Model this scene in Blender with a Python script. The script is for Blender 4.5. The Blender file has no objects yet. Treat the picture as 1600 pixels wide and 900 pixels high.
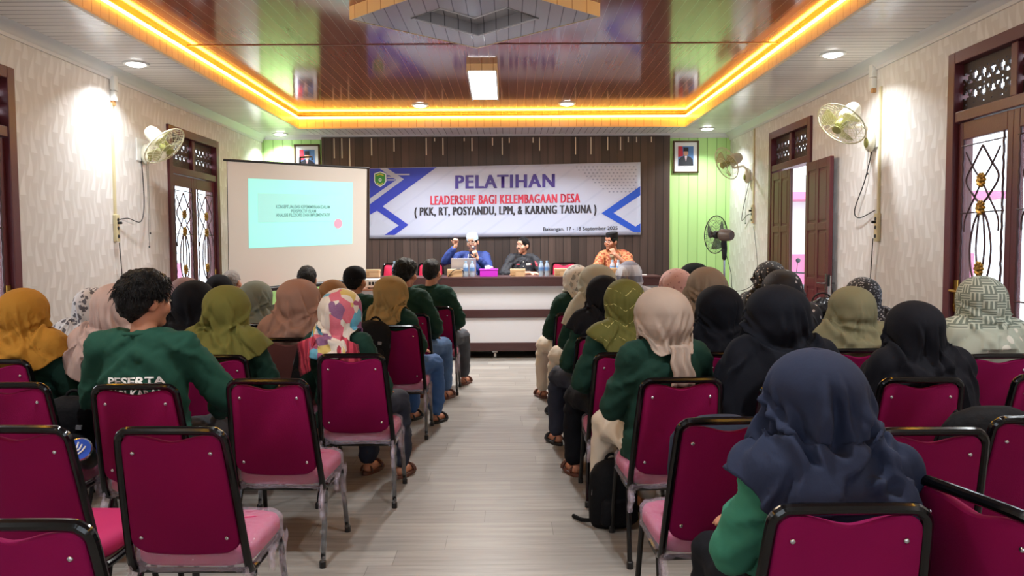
import bpy, bmesh, math, random
import numpy as np
from mathutils import Vector, Matrix, noise, Euler
from mathutils.bvhtree import BVHTree
PI = math.pi
S = bpy.context.scene
COL = S.collection
random.seed(7)

# ------------------------------------------------------------------ camera, world, exposure
cam = bpy.data.objects.new('camera', bpy.data.cameras.new('camera'))
COL.objects.link(cam)
cam.data.sensor_width = 36.0
cam.data.lens = 27.0
cam.data.clip_start = 0.05
_p, _y, _r = -math.atan(66/1200), math.atan(3/1200), 0.0055
_f = Vector((math.sin(_y)*math.cos(_p), math.cos(_y)*math.cos(_p), math.sin(_p)))
_r0 = _f.cross(Vector((0, 0, 1))).normalized(); _u0 = _r0.cross(_f)
_R = _r0*math.cos(_r) - _u0*math.sin(_r); _U = _u0*math.cos(_r) + _r0*math.sin(_r)
cam.matrix_world = Matrix(((_R.x, _U.x, -_f.x, 0), (_R.y, _U.y, -_f.y, 0), (_R.z, _U.z, -_f.z, 1.45), (0, 0, 0, 1)))
S.camera = cam
S.view_settings.view_transform = 'Standard'
S.view_settings.look = 'None'
S.view_settings.exposure = 0.42
S.view_settings.gamma = 1.0
S.view_settings.use_curve_mapping = False
try:
    S.cycles.use_denoising = True
    S.cycles.max_bounces = 8
    S.cycles.diffuse_bounces = 4
    S.cycles.glossy_bounces = 4
    S.cycles.transparent_max_bounces = 16
    S.cycles.caustics_reflective = False
    S.cycles.caustics_refractive = False
    S.cycles.sample_clamp_indirect = 6.0
except Exception:
    pass
W = bpy.data.worlds.new('sky'); S.world = W; W.use_nodes = True
_bg = W.node_tree.nodes['Background']
_bg.inputs[0].default_value = (0.80, 0.90, 1.0, 1); _bg.inputs[1].default_value = 3.2
DOWN_W = 15.0      # watts of one ceiling downlight
LED_STRENGTH = 30.0
SQUARE_W = 85.0

# ------------------------------------------------------------------ materials
def lin(c):
    return tuple(((v/255.0)/12.92 if v <= 10 else (((v/255.0)+0.055)/1.055)**2.4) for v in c)
MATS = {}
def _new(name):
    m = bpy.data.materials.new(name); m.use_nodes = True
    nt = m.node_tree; b = nt.nodes['Principled BSDF']
    MATS[name] = m
    return m, nt, b
def N(nt, t, **kw):
    n = nt.nodes.new(t)
    for k, v in kw.items():
        if k[0] == 'i' and k[1:].isdigit(): n.inputs[int(k[1:])].default_value = v
        else: setattr(n, k, v)
    return n
def mat(name, col, rough=0.5, metal=0.0, bump=0, bscale=40, alpha=1.0, emit=0, sheen=0, coat=0, sss=0, vary=0, vscale=8, spec=0.5, trans=0, stretch=None, ior=1.45):
    m, nt, b = _new(name)
    c = lin(col) + (1,)
    b.inputs['Base Color'].default_value = c
    b.inputs['Roughness'].default_value = rough
    b.inputs['Metallic'].default_value = metal
    b.inputs['Alpha'].default_value = alpha
    b.inputs['Specular IOR Level'].default_value = spec
    b.inputs['Coat Weight'].default_value = coat
    b.inputs['Sheen Weight'].default_value = sheen
    b.inputs['Transmission Weight'].default_value = trans
    b.inputs['IOR'].default_value = ior
    if emit:
        b.inputs['Emission Color'].default_value = c; b.inputs['Emission Strength'].default_value = emit
    if sss:
        b.inputs['Subsurface Weight'].default_value = sss; b.inputs['Subsurface Radius'].default_value = (0.01, 0.004, 0.002)
    if bump or vary:
        tc = N(nt, 'ShaderNodeTexCoord'); mp = N(nt, 'ShaderNodeMapping')
        nt.links.new(tc.outputs['Object'], mp.inputs[0])
        if stretch: mp.inputs['Scale'].default_value = stretch
    if bump:
        nz = N(nt, 'ShaderNodeTexNoise'); nz.inputs['Scale'].default_value = bscale; nz.inputs['Detail'].default_value = 4
        bp = N(nt, 'ShaderNodeBump'); bp.inputs['Strength'].default_value = bump; bp.inputs['Distance'].default_value = 0.02
        nt.links.new(mp.outputs[0], nz.inputs[0]); nt.links.new(nz.outputs[0], bp.inputs['Height']); nt.links.new(bp.outputs[0], b.inputs['Normal'])
    if vary:
        nz = N(nt, 'ShaderNodeTexNoise'); nz.inputs['Scale'].default_value = vscale; nz.inputs['Detail'].default_value = 5
        mx = N(nt, 'ShaderNodeMix', data_type='RGBA')
        mx.inputs[6].default_value = tuple(v*(1-vary) for v in c[:3]) + (1,); mx.inputs[7].default_value = tuple(min(1, v*(1+vary)) for v in c[:3]) + (1,)
        nt.links.new(mp.outputs[0], nz.inputs[0]); nt.links.new(nz.outputs[0], mx.inputs[0]); nt.links.new(mx.outputs[2], b.inputs['Base Color'])
    return m
def graph(name, rough=0.5):
    """material whose colour is built with nodes: returns m, nt, bsdf, object-coordinate socket and a math helper"""
    m, nt, b = _new(name); b.inputs['Roughness'].default_value = rough
    tc = N(nt, 'ShaderNodeTexCoord'); sx = N(nt, 'ShaderNodeSeparateXYZ'); nt.links.new(tc.outputs['Object'], sx.inputs[0])
    def mth(op, a, bb=None, c=None):
        n = N(nt, 'ShaderNodeMath', operation=op)
        for i, v in enumerate((a, bb, c)):
            if v is None: continue
            if isinstance(v, (int, float)): n.inputs[i].default_value = v
            else: nt.links.new(v, n.inputs[i])
        return n.outputs[0]
    def comb(x, y, z):
        n = N(nt, 'ShaderNodeCombineXYZ')
        for i, v in enumerate((x, y, z)):
            if isinstance(v, (int, float)): n.inputs[i].default_value = v
            else: nt.links.new(v, n.inputs[i])
        return n.outputs[0]
    def mix(f, a, bb, mode='MIX'):
        n = N(nt, 'ShaderNodeMix', data_type='RGBA', blend_type=mode)
        for i, v in ((0, f), (6, a), (7, bb)):
            if isinstance(v, (int, float)): n.inputs[i].default_value = v
            elif isinstance(v, tuple): n.inputs[i].default_value = (lin(v) + (1,))
            else: nt.links.new(v, n.inputs[i])
        return n.outputs[2]
    def noise_t(vec, scale, detail=4, rgh=0.5):
        n = N(nt, 'ShaderNodeTexNoise'); n.inputs['Scale'].default_value = scale; n.inputs['Detail'].default_value = detail; n.inputs['Roughness'].default_value = rgh
        nt.links.new(vec, n.inputs['Vector']); return n.outputs[0]
    def white(v):
        n = N(nt, 'ShaderNodeTexWhiteNoise', noise_dimensions='3D'); nt.links.new(v, n.inputs['Vector']); return n.outputs[0]
    def bump(h, s=0.3, d=0.01):
        n = N(nt, 'ShaderNodeBump'); n.inputs['Strength'].default_value = s; n.inputs['Distance'].default_value = d
        nt.links.new(h, n.inputs['Height']); nt.links.new(n.outputs[0], b.inputs['Normal'])
    def vor(vec, scale=1.0, feature='F1', out='Color', rnd=1.0):
        n = N(nt, 'ShaderNodeTexVoronoi', feature=feature); n.inputs['Scale'].default_value = scale; n.inputs['Randomness'].default_value = rnd
        nt.links.new(vec, n.inputs['Vector']); return n.outputs[out]
    class G: pass
    g = G(); g.m, g.nt, g.b, g.obj, g.x, g.y, g.z = m, nt, b, tc.outputs['Object'], sx.outputs[0], sx.outputs[1], sx.outputs[2]
    g.math, g.comb, g.mix, g.noise, g.white, g.bump, g.vor = mth, comb, mix, noise_t, white, bump, vor
    g.color = lambda s: nt.links.new(s, b.inputs['Base Color'])
    g.link = nt.links.new
    return g
def planks(name, axis, width, base, groove, rough, var=0.10, gw=0.03, grain=None, coat=0, bmp=0.5):
    """boards of one width laid side by side along an axis, a thin groove between them"""
    g = graph(name, rough)
    a = {'x': g.x, 'y': g.y, 'z': g.z}[axis]
    t = g.math('DIVIDE', a, width); fr = g.math('FRACT', t); fl = g.math('FLOOR', t)
    rnd = g.white(g.comb(fl, 3.7, 1.3))
    gr = g.math('LESS_THAN', g.math('ABSOLUTE', g.math('SUBTRACT', fr, 0.5)), 0.5 - gw)
    dark = tuple(int(v*(1-var)) for v in base); light = tuple(min(255, int(v*(1+var))) for v in base)
    c = g.mix(rnd, dark, light)
    if grain:
        sc, amt = grain
        n = g.nt.nodes.new('ShaderNodeMapping'); n.inputs['Scale'].default_value = sc; g.link(g.obj, n.inputs[0])
        k = g.noise(n.outputs[0], 1.0, 6, 0.6)
        c = g.mix(g.math('MULTIPLY', k, amt), c, tuple(int(v*0.45) for v in base))
    c = g.mix(gr, groove, c)
    g.color(c); g.bump(gr, bmp, 0.004)
    g.b.inputs['Coat Weight'].default_value = coat
    return g

# ------------------------------------------------------------------ mesh builder
class M:
    def __init__(s): s.v = []; s.f = []; s.mi = []
    def add(s, vs, fs, mi=0, T=None):
        o = len(s.v)
        for p in vs:
            p = Vector(p); s.v.append(T @ p if T is not None else p)
        for f in fs: s.f.append(tuple(i+o for i in f)); s.mi.append(mi)
        return s
    def box(s, x0, x1, y0, y1, z0, z1, mi=0, T=None):
        v = [(x0,y0,z0),(x1,y0,z0),(x1,y1,z0),(x0,y1,z0),(x0,y0,z1),(x1,y0,z1),(x1,y1,z1),(x0,y1,z1)]
        return s.add(v, [(0,3,2,1),(4,5,6,7),(0,1,5,4),(1,2,6,5),(2,3,7,6),(3,0,4,7)], mi, T)
    def cbox(s, c, d, mi=0, T=None):
        return s.box(c[0]-d[0]/2, c[0]+d[0]/2, c[1]-d[1]/2, c[1]+d[1]/2, c[2]-d[2]/2, c[2]+d[2]/2, mi, T)
    def tube(s, pts, r, n=8, closed=False, mi=0, T=None):
        pts = [Vector(p) for p in pts]; m = len(pts)
        rs = r if isinstance(r, (list, tuple)) else [r]*m
        tang = []
        for i in range(m):
            a = pts[(i-1) % m] if (closed or i > 0) else pts[0]
            b = pts[(i+1) % m] if (closed or i < m-1) else pts[-1]
            t = (b-a); tang.append(t.normalized() if t.length > 1e-9 else Vector((0, 0, 1)))
        ref = Vector((0, 0, 1)) if abs(tang[0].z) < 0.9 else Vector((1, 0, 0))
        nn = tang[0].cross(ref).normalized(); vs = []
        for i in range(m):
            nn = (nn - tang[i]*nn.dot(tang[i])).normalized(); bb = tang[i].cross(nn)
            for k in range(n):
                a = 2*PI*k/n
                vs.append(pts[i] + (nn*math.cos(a) + bb*math.sin(a))*rs[i])
        fs = []
        for i in range(m if closed else m-1):
            j = (i+1) % m
            for k in range(n):
                l = (k+1) % n; fs.append((i*n+k, i*n+l, j*n+l, j*n+k))
        if not closed:
            fs.append(tuple(range(n-1, -1, -1))); fs.append(tuple((m-1)*n+k for k in range(n)))
        return s.add(vs, fs, mi, T)
    def lathe(s, prof, n=24, T=None, mi=0, caps=True):
        vs = []; fs = []
        for r, z in prof:
            for k in range(n):
                a = 2*PI*k/n; vs.append((r*math.cos(a), r*math.sin(a), z))
        for i in range(len(prof)-1):
            for k in range(n):
                l = (k+1) % n; fs.append((i*n+k, i*n+l, (i+1)*n+l, (i+1)*n+k))
        if caps: fs.append(tuple(range(n-1, -1, -1))); fs.append(tuple((len(prof)-1)*n+k for k in range(n)))
        return s.add(vs, fs, mi, T)
    def ell(s, c, r, T=None, nu=16, nv=10, mi=0):
        if isinstance(r, (int, float)): r = (r, r, r)
        vs = [(c[0], c[1], c[2]-r[2])]; fs = []
        for i in range(1, nv):
            p = -PI/2 + PI*i/nv
            for k in range(nu):
                a = 2*PI*k/nu
                vs.append((c[0]+r[0]*math.cos(p)*math.cos(a), c[1]+r[1]*math.cos(p)*math.sin(a), c[2]+r[2]*math.sin(p)))
        vs.append((c[0], c[1], c[2]+r[2])); t = len(vs)-1
        for k in range(nu):
            l = (k+1) % nu
            fs.append((0, 1+l, 1+k)); fs.append((t, 1+(nv-2)*nu+k, 1+(nv-2)*nu+l))
            for i in range(nv-2): fs.append((1+i*nu+k, 1+i*nu+l, 1+(i+1)*nu+l, 1+(i+1)*nu+k))
        return s.add(vs, fs, mi, T)
    def caps(s, p0, p1, r0, r1, n=12, T=None, mi=0):
        """tapered capsule"""
        p0, p1 = Vector(p0), Vector(p1); d = (p1-p0); L = d.length; t = d/L if L > 1e-9 else Vector((0,0,1))
        pts = []; rs = []
        for a in (-88, -60, -30): pts.append(p0 + t*r0*math.sin(math.radians(a))); rs.append(r0*math.cos(math.radians(a)))
        pts += [p0, p1]; rs += [r0, r1]
        for a in (30, 60, 88): pts.append(p1 + t*r1*math.sin(math.radians(a))); rs.append(r1*math.cos(math.radians(a)))
        return s.tube(pts, rs, n, T=T, mi=mi)
    def chain(s, pts, rs, n=12, T=None):
        for i in range(len(pts)-1): s.caps(pts[i], pts[i+1], rs[i], rs[i+1], n, T)
        return s
    def loft(s, rings, n=24, T=None, mi=0):
        """rings: (z, rx, ry, cx, cy)"""
        vs = []; fs = []
        for z, rx, ry, cx, cy in rings:
            for k in range(n):
                a = 2*PI*k/n; vs.append((cx+rx*math.cos(a), cy+ry*math.sin(a), z))
        for i in range(len(rings)-1):
            for k in range(n):
                l = (k+1) % n; fs.append((i*n+k, i*n+l, (i+1)*n+l, (i+1)*n+k))
        fs.append(tuple(range(n-1, -1, -1))); fs.append(tuple((len(rings)-1)*n+k for k in range(n)))
        return s.add(vs, fs, mi, T)
    def grid(s, fn, nu, nv, closeu=False, mi=0, T=None):
        vs = [fn(i/(nu if closeu else nu-1), j/(nv-1)) for j in range(nv) for i in range(nu)]
        fs = []
        for j in range(nv-1):
            for i in range(nu if closeu else nu-1):
                k = (i+1) % nu; fs.append((j*nu+i, j*nu+k, (j+1)*nu+k, (j+1)*nu+i))
        return s.add(vs, fs, mi, T)
    def prism(s, poly, h0, h1, fn, mi=0):
        """extrude a 2-D polygon: fn(u, v, h) -> point"""
        n = len(poly)
        vs = [fn(u, v, h0) for u, v in poly] + [fn(u, v, h1) for u, v in poly]
        fs = [tuple(range(n-1, -1, -1)), tuple(range(n, 2*n))] + [(i, (i+1) % n, n+(i+1) % n, n+i) for i in range(n)]
        return s.add(vs, fs, mi)
    def mesh(s, name='mesh', smooth=35):
        me = bpy.data.meshes.new(name); me.from_pydata([tuple(v) for v in s.v], [], s.f)
        if any(s.mi): me.polygons.foreach_set('material_index', s.mi)
        me.update()
        bm = bmesh.new(); bm.from_mesh(me); bmesh.ops.recalc_face_normals(bm, faces=bm.faces[:]); bm.to_mesh(me); bm.free()
        if smooth:
            me.shade_smooth()
            if smooth < 180: me.set_sharp_from_angle(angle=math.radians(smooth))
        return me
    def obj(s, name, m, parent=None, smooth=35, bevel=0, loc=None, sub=0, solid=0, offset=-1):
        me = s.mesh(name, smooth)
        for q in (m if isinstance(m, (list, tuple)) else [m]): me.materials.append(q)
        return link(name, me, parent, bevel, loc, sub, solid, offset)
def link(name, me, parent=None, bevel=0, loc=None, sub=0, solid=0, offset=-1):
    o = bpy.data.objects.new(name, me); COL.objects.link(o)
    if parent is not None: o.parent = parent
    if loc is not None: o.location = loc
    if bevel:
        b = o.modifiers.new('bevel', 'BEVEL'); b.width = bevel; b.segments = 2; b.limit_method = 'ANGLE'; b.angle_limit = math.radians(40)
    if solid:
        b = o.modifiers.new('solid', 'SOLIDIFY'); b.thickness = solid; b.offset = offset
    if sub:
        b = o.modifiers.new('sub', 'SUBSURF'); b.levels = sub; b.render_levels = sub
    return o
def bake(o, name):
    """apply the object's modifiers; returns the finished mesh and removes the temporary object"""
    bpy.context.view_layer.update()
    dg = bpy.context.evaluated_depsgraph_get()
    me = bpy.data.meshes.new_from_object(o.evaluated_get(dg)); me.name = name
    old = o.data; bpy.data.objects.remove(o); bpy.data.meshes.remove(old)
    return me
def fuse(mb, name, voxel, it=4, fac=0.5):
    """one continuous skin over overlapping volumes"""
    o = link('tmp', mb.mesh('tmp', 180))
    r = o.modifiers.new('r', 'REMESH'); r.mode = 'VOXEL'; r.voxel_size = voxel; r.use_smooth_shade = True
    if it:
        k = o.modifiers.new('s', 'SMOOTH'); k.factor = fac; k.iterations = it
    me = bake(o, name); me.shade_smooth()
    return me
def thing(name, label, cat, loc=(0, 0, 0), rz=0, group=None, rot=None):
    o = bpy.data.objects.new(name, None); COL.objects.link(o)
    o.empty_display_size = 0.1; o.location = loc; o.rotation_euler = rot if rot else (0, 0, rz)
    return tag(o, label, cat, group)
def tag(o, label, cat, group=None):
    o['label'] = label; o['category'] = cat
    if group: o['group'] = group
    return o
def struct(o):
    o['kind'] = 'structure'; return o
def dup(root, loc, rz, label, group=None):
    r = root.copy(); COL.objects.link(r); r.location = loc; r.rotation_euler = (0, 0, rz); r['label'] = label
    if group: r['group'] = group
    for ch in root.children:
        c = ch.copy(); COL.objects.link(c); c.parent = r
        for g in ch.children:
            d = g.copy(); COL.objects.link(d); d.parent = c
    return r
def arc(c, r, a0, a1, n, plane='xz'):
    out = []
    for i in range(n+1):
        a = math.radians(a0 + (a1-a0)*i/n); u, v = r*math.cos(a), r*math.sin(a)
        out.append({'xz': (c[0]+u, c[1], c[2]+v), 'xy': (c[0]+u, c[1]+v, c[2]), 'yz': (c[0], c[1]+u, c[2]+v)}[plane])
    return out
def spline(pts, n=8):
    P = [Vector(p) for p in pts]; out = []
    for i in range(len(P)-1):
        a, b, c, d = P[max(i-1, 0)], P[i], P[i+1], P[min(i+2, len(P)-1)]
        for k in range(n):
            t = k/n
            out.append(0.5*((2*b)+(c-a)*t+(2*a-5*b+4*c-d)*t*t+(3*b-a-3*c+d)*t**3))
    out.append(P[-1]); return out
def text_mesh(body, w, h, weight=0.0, cx=0.0, cy=0.0, align='C', extrude=0.0, space=1.0):
    """lettering fitted into a w x h box, centred on (cx, cy), lying in x-y"""
    cu = bpy.data.curves.new('t', 'FONT'); cu.body = body; cu.size = 1.0; cu.offset = weight; cu.align_x = 'CENTER'; cu.extrude = extrude; cu.resolution_u = 3; cu.space_character = space
    o = bpy.data.objects.new('t', cu); COL.objects.link(o)
    bpy.context.view_layer.update(); dg = bpy.context.evaluated_depsgraph_get()
    me = bpy.data.meshes.new_from_object(o.evaluated_get(dg)); bpy.data.objects.remove(o)
    xs = [v.co.x for v in me.vertices]; ys = [v.co.y for v in me.vertices]
    x0, x1, y0, y1 = min(xs), max(xs), min(ys), max(ys)
    for v in me.vertices:
        v.co.x = (v.co.x-(x0+x1)/2)/(x1-x0)*w + cx; v.co.y = (v.co.y-(y0+y1)/2)/(y1-y0)*h + cy
    return me
def smooth01(a, b, x):
    t = max(0, min(1, (x-a)/(b-a))); return t*t*(3-2*t)

# ------------------------------------------------------------------ room materials
XL, XR, YF, YB, ZC, ZR = -3.80, 3.40, -4.0, 11.90, 3.15, 3.335
def wallpaper(name, base, light):
    g = graph(name, 0.45)
    # tall pointed leaf shapes, staggered, light on a slightly darker ground
    sl = g.math('ADD', g.y, g.math('MULTIPLY', g.z, 0.10))
    wv = g.math('MULTIPLY', g.math('SINE', g.math('MULTIPLY', g.z, 14.0)), 0.02)
    u = g.math('DIVIDE', g.math('ADD', sl, wv), 0.085)
    col = g.math('FLOOR', u); fu = g.math('SUBTRACT', g.math('FRACT', u), 0.5)
    v = g.math('ADD', g.math('DIVIDE', g.z, 0.24), g.math('MULTIPLY', g.white(g.comb(col, 1.1, 2.2)), 1.0))
    fv = g.math('FRACT', v); row = g.math('FLOOR', v)
    wid = g.math('MULTIPLY', g.math('SUBTRACT', 1.0, fv), 0.55)
    edge = g.math('SUBTRACT', wid, g.math('ABSOLUTE', g.math('SUBTRACT', fu, g.math('MULTIPLY', fv, 0.3))))
    m = g.math('MULTIPLY', edge, 6.0); n = g.nt.nodes.new('ShaderNodeClamp'); g.link(m, n.inputs[0])
    rnd = g.white(g.comb(col, row, 5.0))
    f = g.math('MULTIPLY', n.outputs[0], g.math('ADD', g.math('MULTIPLY', rnd, 0.7), 0.3))
    k = g.noise(g.obj, 30.0, 3)
    f2 = g.math('ADD', f, g.math('MULTIPLY', g.math('SUBTRACT', k, 0.5), 0.25))
    c = g.nt.nodes.new('ShaderNodeClamp'); g.link(f2, c.inputs[0])
    g.color(g.mix(c.outputs[0], base, light)); g.bump(f, 0.15, 0.003)
    return g.m
m_wallp = wallpaper('leaf_wallpaper', (218, 213, 209), (236, 233, 231))
m_green = planks('green_boards', 'x', 0.145, (188, 232, 150), (128, 178, 98), 0.35, var=0.03, gw=0.035).m
m_wood = planks('dark_wall_boards', 'x', 0.118, (82, 66, 60), (24, 17, 15), 0.5, var=0.28, gw=0.035, grain=((26, 3, 1.2), 0.75)).m
m_soffit_y = planks('pale_ceiling_boards_across', 'y', 0.095, (247, 245, 245), (165, 163, 165), 0.16, var=0.02, gw=0.06).m
m_soffit_x = planks('pale_ceiling_boards_along', 'x', 0.095, (247, 246, 247), (165, 163, 165), 0.16, var=0.02, gw=0.05).m
m_brown = planks('glossy_brown_ceiling_boards', 'x', 0.098, (158, 96, 82), (196, 164, 148), 0.10, var=0.06, gw=0.016, grain=((60, 2.0, 1), 0.35), bmp=0.04).m
m_brown.node_tree.nodes['Principled BSDF'].inputs['IOR'].default_value = 1.9
m_fascia_x = planks('cream_fascia_boards', 'x', 0.12, (248, 220, 176), (200, 155, 105), 0.3, var=0.02, gw=0.03).m
m_fascia_y = planks('cream_fascia_boards_side', 'y', 0.12, (248, 220, 176), (200, 155, 105), 0.3, var=0.02, gw=0.03).m
m_ornament = planks('grey_ornament_boards', 'x', 0.104, (180, 180, 186), (110, 110, 116), 0.2, var=0.02, gw=0.04).m
m_white = mat('white_plastic', (232, 232, 228), 0.35)
m_cornice = mat('grey_white_cornice', (220, 220, 224), 0.35)
m_led = mat('warm_led', (255, 196, 60), 0.5, emit=LED_STRENGTH)
m_lamp = mat('lamp_diffuser', (255, 255, 255), 0.5, emit=9.0)
m_plaster = mat('cream_plaster', (214, 204, 190), 0.7)
m_beige = mat('beige_plastic', (214, 202, 160), 0.4)
m_black = mat('black_plastic', (24, 24, 26), 0.4)
m_cord = mat('black_cord', (40, 40, 42), 0.5)
m_brass = mat('aged_brass', (170, 130, 60), 0.35, metal=0.8)
m_steel = mat('steel', (190, 190, 195), 0.25, metal=1.0)
m_frame = mat('maroon_painted_wood', (98, 44, 50), 0.35, vary=0.12, vscale=6, bump=0.05, bscale=60)
m_doorwood = mat('brown_varnished_door', (100, 62, 52), 0.4, vary=0.25, vscale=3, stretch=(14, 14, 1))
m_fret = mat('dark_carved_wood', (66, 50, 46), 0.55)
m_iron = mat('dark_wrought_iron', (70, 44, 46), 0.4, metal=0.4)
m_glass = mat('clear_window_glass', (225, 235, 245), 0.03, alpha=0.12)
def floor_mat():
    g = graph('grey_wood_floor', 0.42)
    w = 0.18
    t = g.math('DIVIDE', g.y, w); row = g.math('FLOOR', t); fr = g.math('FRACT', t)
    u = g.math('ADD', g.math('DIVIDE', g.x, 1.22), g.white(g.comb(row, 2.0, 0.0))); cell = g.math('FLOOR', u); fu = g.math('FRACT', u)
    rnd = g.white(g.comb(cell, row, 9.0))
    c = g.mix(rnd, (138, 133, 127), (164, 159, 152))
    mp = g.nt.nodes.new('ShaderNodeMapping'); mp.inputs['Scale'].default_value = (1.6, 26, 1); g.link(g.obj, mp.inputs[0])
    k = g.noise(mp.outputs[0], 1.0, 7, 0.65)
    rr = g.nt.nodes.new('ShaderNodeMapRange'); rr.inputs[1].default_value = 0.35; rr.inputs[2].default_value = 0.7; g.link(k, rr.inputs[0])
    c = g.mix(g.math('MULTIPLY', rr.outputs[0], 0.7), c, (96, 90, 85))
    j1 = g.math('LESS_THAN', fr, 0.02); j2 = g.math('LESS_THAN', fu, 0.003); j = g.math('MAXIMUM', j1, j2)
    c = g.mix(g.math('MULTIPLY', j, 0.6), c, (74, 68, 64))
    g.color(c); g.bump(k, 0.06, 0.003)
    return g.m
m_floor = floor_mat()

# ------------------------------------------------------------------ shell
def wall_with_openings(name, X, out, ops):
    mb = M(); a, b = (X, X+out) if out > 0 else (X+out, X)
    y = YF
    for ya, yb, zb, zt in sorted(ops):
        mb.box(a, b, y, ya, 0, 3.5); mb.box(a, b, ya, yb, zt, 3.5)
        if zb > 0: mb.box(a, b, ya, yb, 0, zb)
        y = yb
    mb.box(a, b, y, YB+0.15, 0, 3.5)
    return struct(mb.obj(name, m_wallp, smooth=0))
OPS_L = [(8.62, 10.05, 0, 2.80), (4.50, 5.93, 0, 2.80)]
OPS_R = [(8.70, 10.04, 0, 2.87), (4.52, 5.95, 0, 2.87)]
wall_with_openings('wall_left', XL, -0.15, OPS_L)
wall_with_openings('wall_right', XR, 0.15, OPS_R)
struct(M().box(XL-0.15, XR+0.15, YB, YB+0.15, 0, 3.5).obj('wall_back', m_green, smooth=0))
mb = M(); mb.box(XL, -2.6, YF-0.15, YF, 0, 3.5).box(2.2, XR, YF-0.15, YF, 0, 3.5).box(-0.7, 0.3, YF-0.15, YF, 0, 3.5).box(-2.6, 2.2, YF-0.15, YF, 2.6, 3.5)
mb.box(-2.6, -0.7, YF-0.15, YF, 0, 0.9).box(0.3, 2.2, YF-0.15, YF, 0, 0.9)
struct(mb.obj('wall_front', m_plaster, smooth=0))
struct(M().box(XL-0.15, XR+0.15, YF-0.15, YB+0.15, -0.08, 0).obj('floor', m_floor, smooth=0))
struct(M().box(-2.87, 2.46, 11.85, 11.90, 0, 3.12).obj('trim_1', m_wood, smooth=0))
# lower ceiling ring, raised glossy field, fascia boards, cornices
X0, X1, Y0, Y1 = -3.00, 2.52, -2.6, 11.06
struct(M().box(XL, X0-.021, YF, YB, ZC, ZC+0.03).box(X1+.021, XR, YF, YB, ZC, ZC+0.03).obj('ceiling', m_soffit_y, smooth=0))
struct(M().box(X0-.021, X1+.021, Y1+.021, YB, ZC, ZC+0.03).box(X0-.021, X1+.021, YF, Y0-.021, ZC, ZC+0.03).obj('ceiling', m_soffit_x, smooth=0))
struct(M().box(X0-0.35, X1+0.35, Y0-0.35, Y1+0.35, ZR, ZR+0.05).obj('ceiling', m_brown, smooth=0))
mb = M().box(X0-0.37, X0-0.35, Y0-0.3, Y1+0.35, ZC+.03, ZR).box(X1+0.35, X1+0.37, Y0-0.3, Y1+0.35, ZC+.03, ZR).box(X0-.35, X1+.35, Y1+.33, Y1+.35, ZC+.03, ZR).box(X0-.35, X1+.35, Y0-.35, Y0-.33, ZC+.03, ZR)
struct(mb.obj('ceiling', m_fascia_x, smooth=0))
struct(M().box(X0-0.02, X0, Y0, Y1+.02, ZC-.005, ZC+0.12).box(X1, X1+0.02, Y0, Y1+.02, ZC-.005, ZC+0.12).obj('trim_2', m_fascia_y, smooth=0))
struct(M().box(X0, X1, Y1, Y1+0.02, ZC-.005, ZC+0.12).box(X0, X1, Y0-0.02, Y0, ZC-.005, ZC+0.12).obj('trim_3', m_fascia_x, smooth=0))
m_bead = mat('cream_edge_bead', (236, 214, 180), .4)
struct(M().box(X0-.03, X0+.004, Y0, Y1+.03, ZC-.016, ZC-.001).box(X1-.004, X1+.03, Y0, Y1+.03, ZC-.016, ZC-.001).box(X0, X1, Y1-.004, Y1+.03, ZC-.016, ZC-.001).obj('trim_8', m_bead, smooth=0))
struct(M().box(X0, X1, 7.28, 7.31, ZR-0.006, ZR).obj('trim_4', mat('pink_brown_joint', (120, 62, 58), 0.3), smooth=0))
prof = [(0, 0), (0.10, 0), (0.085, -0.02), (0.06, -0.03), (0.04, -0.06), (0.02, -0.075), (0.015, -0.10), (0, -0.10)]
struct(M().prism(prof, YF, YB, lambda u, v, h: (XL+u, h, ZC+v)).obj('trim_5', m_cornice))
struct(M().prism(prof, YF, YB, lambda u, v, h: (XR-u, h, ZC+v)).obj('trim_6', m_cornice))
struct(M().prism(prof, XL, XR, lambda u, v, h: (h, YB-u*.8, ZC+v*.6)).obj('trim_7', m_cornice))
# hanging cut ribbons along the top of the boards
m_rib = mat('cream_ribbon', (222, 212, 190), 0.6)
rr = random.Random(3)
for px in (525, 537, 549, 583, 618, 668, 681, 694, 727, 739, 771, 786, 797, 834, 844, 900, 924, 950, 970, 982, 995, 1018):
    x = (px-797)/1200*11.8; L = rr.choice((0.05, 0.08, 0.12, 0.2, 0.26)) if px > 560 else rr.choice((0.3, 0.42))
    o = M().box(x-0.008, x+0.008, 11.835, 11.842, 3.10-L, 3.10).obj('ribbon', m_rib, smooth=0)
    tag(o, 'cream paper ribbon end hanging from the cornice in front of the dark boards', 'ribbon', 'ribbon ends under the cornice')
# LED rope lights in the cove (one per side)
LZ = ZC+0.135
for i, (a, b) in enumerate((((X0+.004, Y0, LZ), (X0+.004, Y1, LZ)), ((X1-.004, Y0, LZ), (X1-.004, Y1, LZ)), ((X0, Y1-.004, LZ), (X1, Y1-.004, LZ)))):
    mid = [tuple(a[k]+(b[k]-a[k])*t/10 for k in range(3)) for t in range(11)]
    o = M().tube(mid, 0.014, 8).obj('led_strip', m_led)
    tag(o, ('glowing yellow light strip on the cove edge along the left wall side', 'glowing yellow light strip on the cove edge along the right wall side', 'glowing yellow light strip on the cove edge above the stage wall')[i], 'light strip')
def area_lamp(name, parent, size, watts, col, loc=(0, 0, 0), rot=(0, 0, 0), shape='DISK', sy=None, spread=180):
    l = bpy.data.lights.new(name, 'AREA'); l.shape = shape; l.size = size; l.energy = watts; l.color = col; l.spread = math.radians(spread)
    if sy: l.size_y = sy
    o = bpy.data.objects.new(name, l); COL.objects.link(o); o.parent = parent; o.location = loc; o.rotation_euler = rot
    return o
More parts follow.
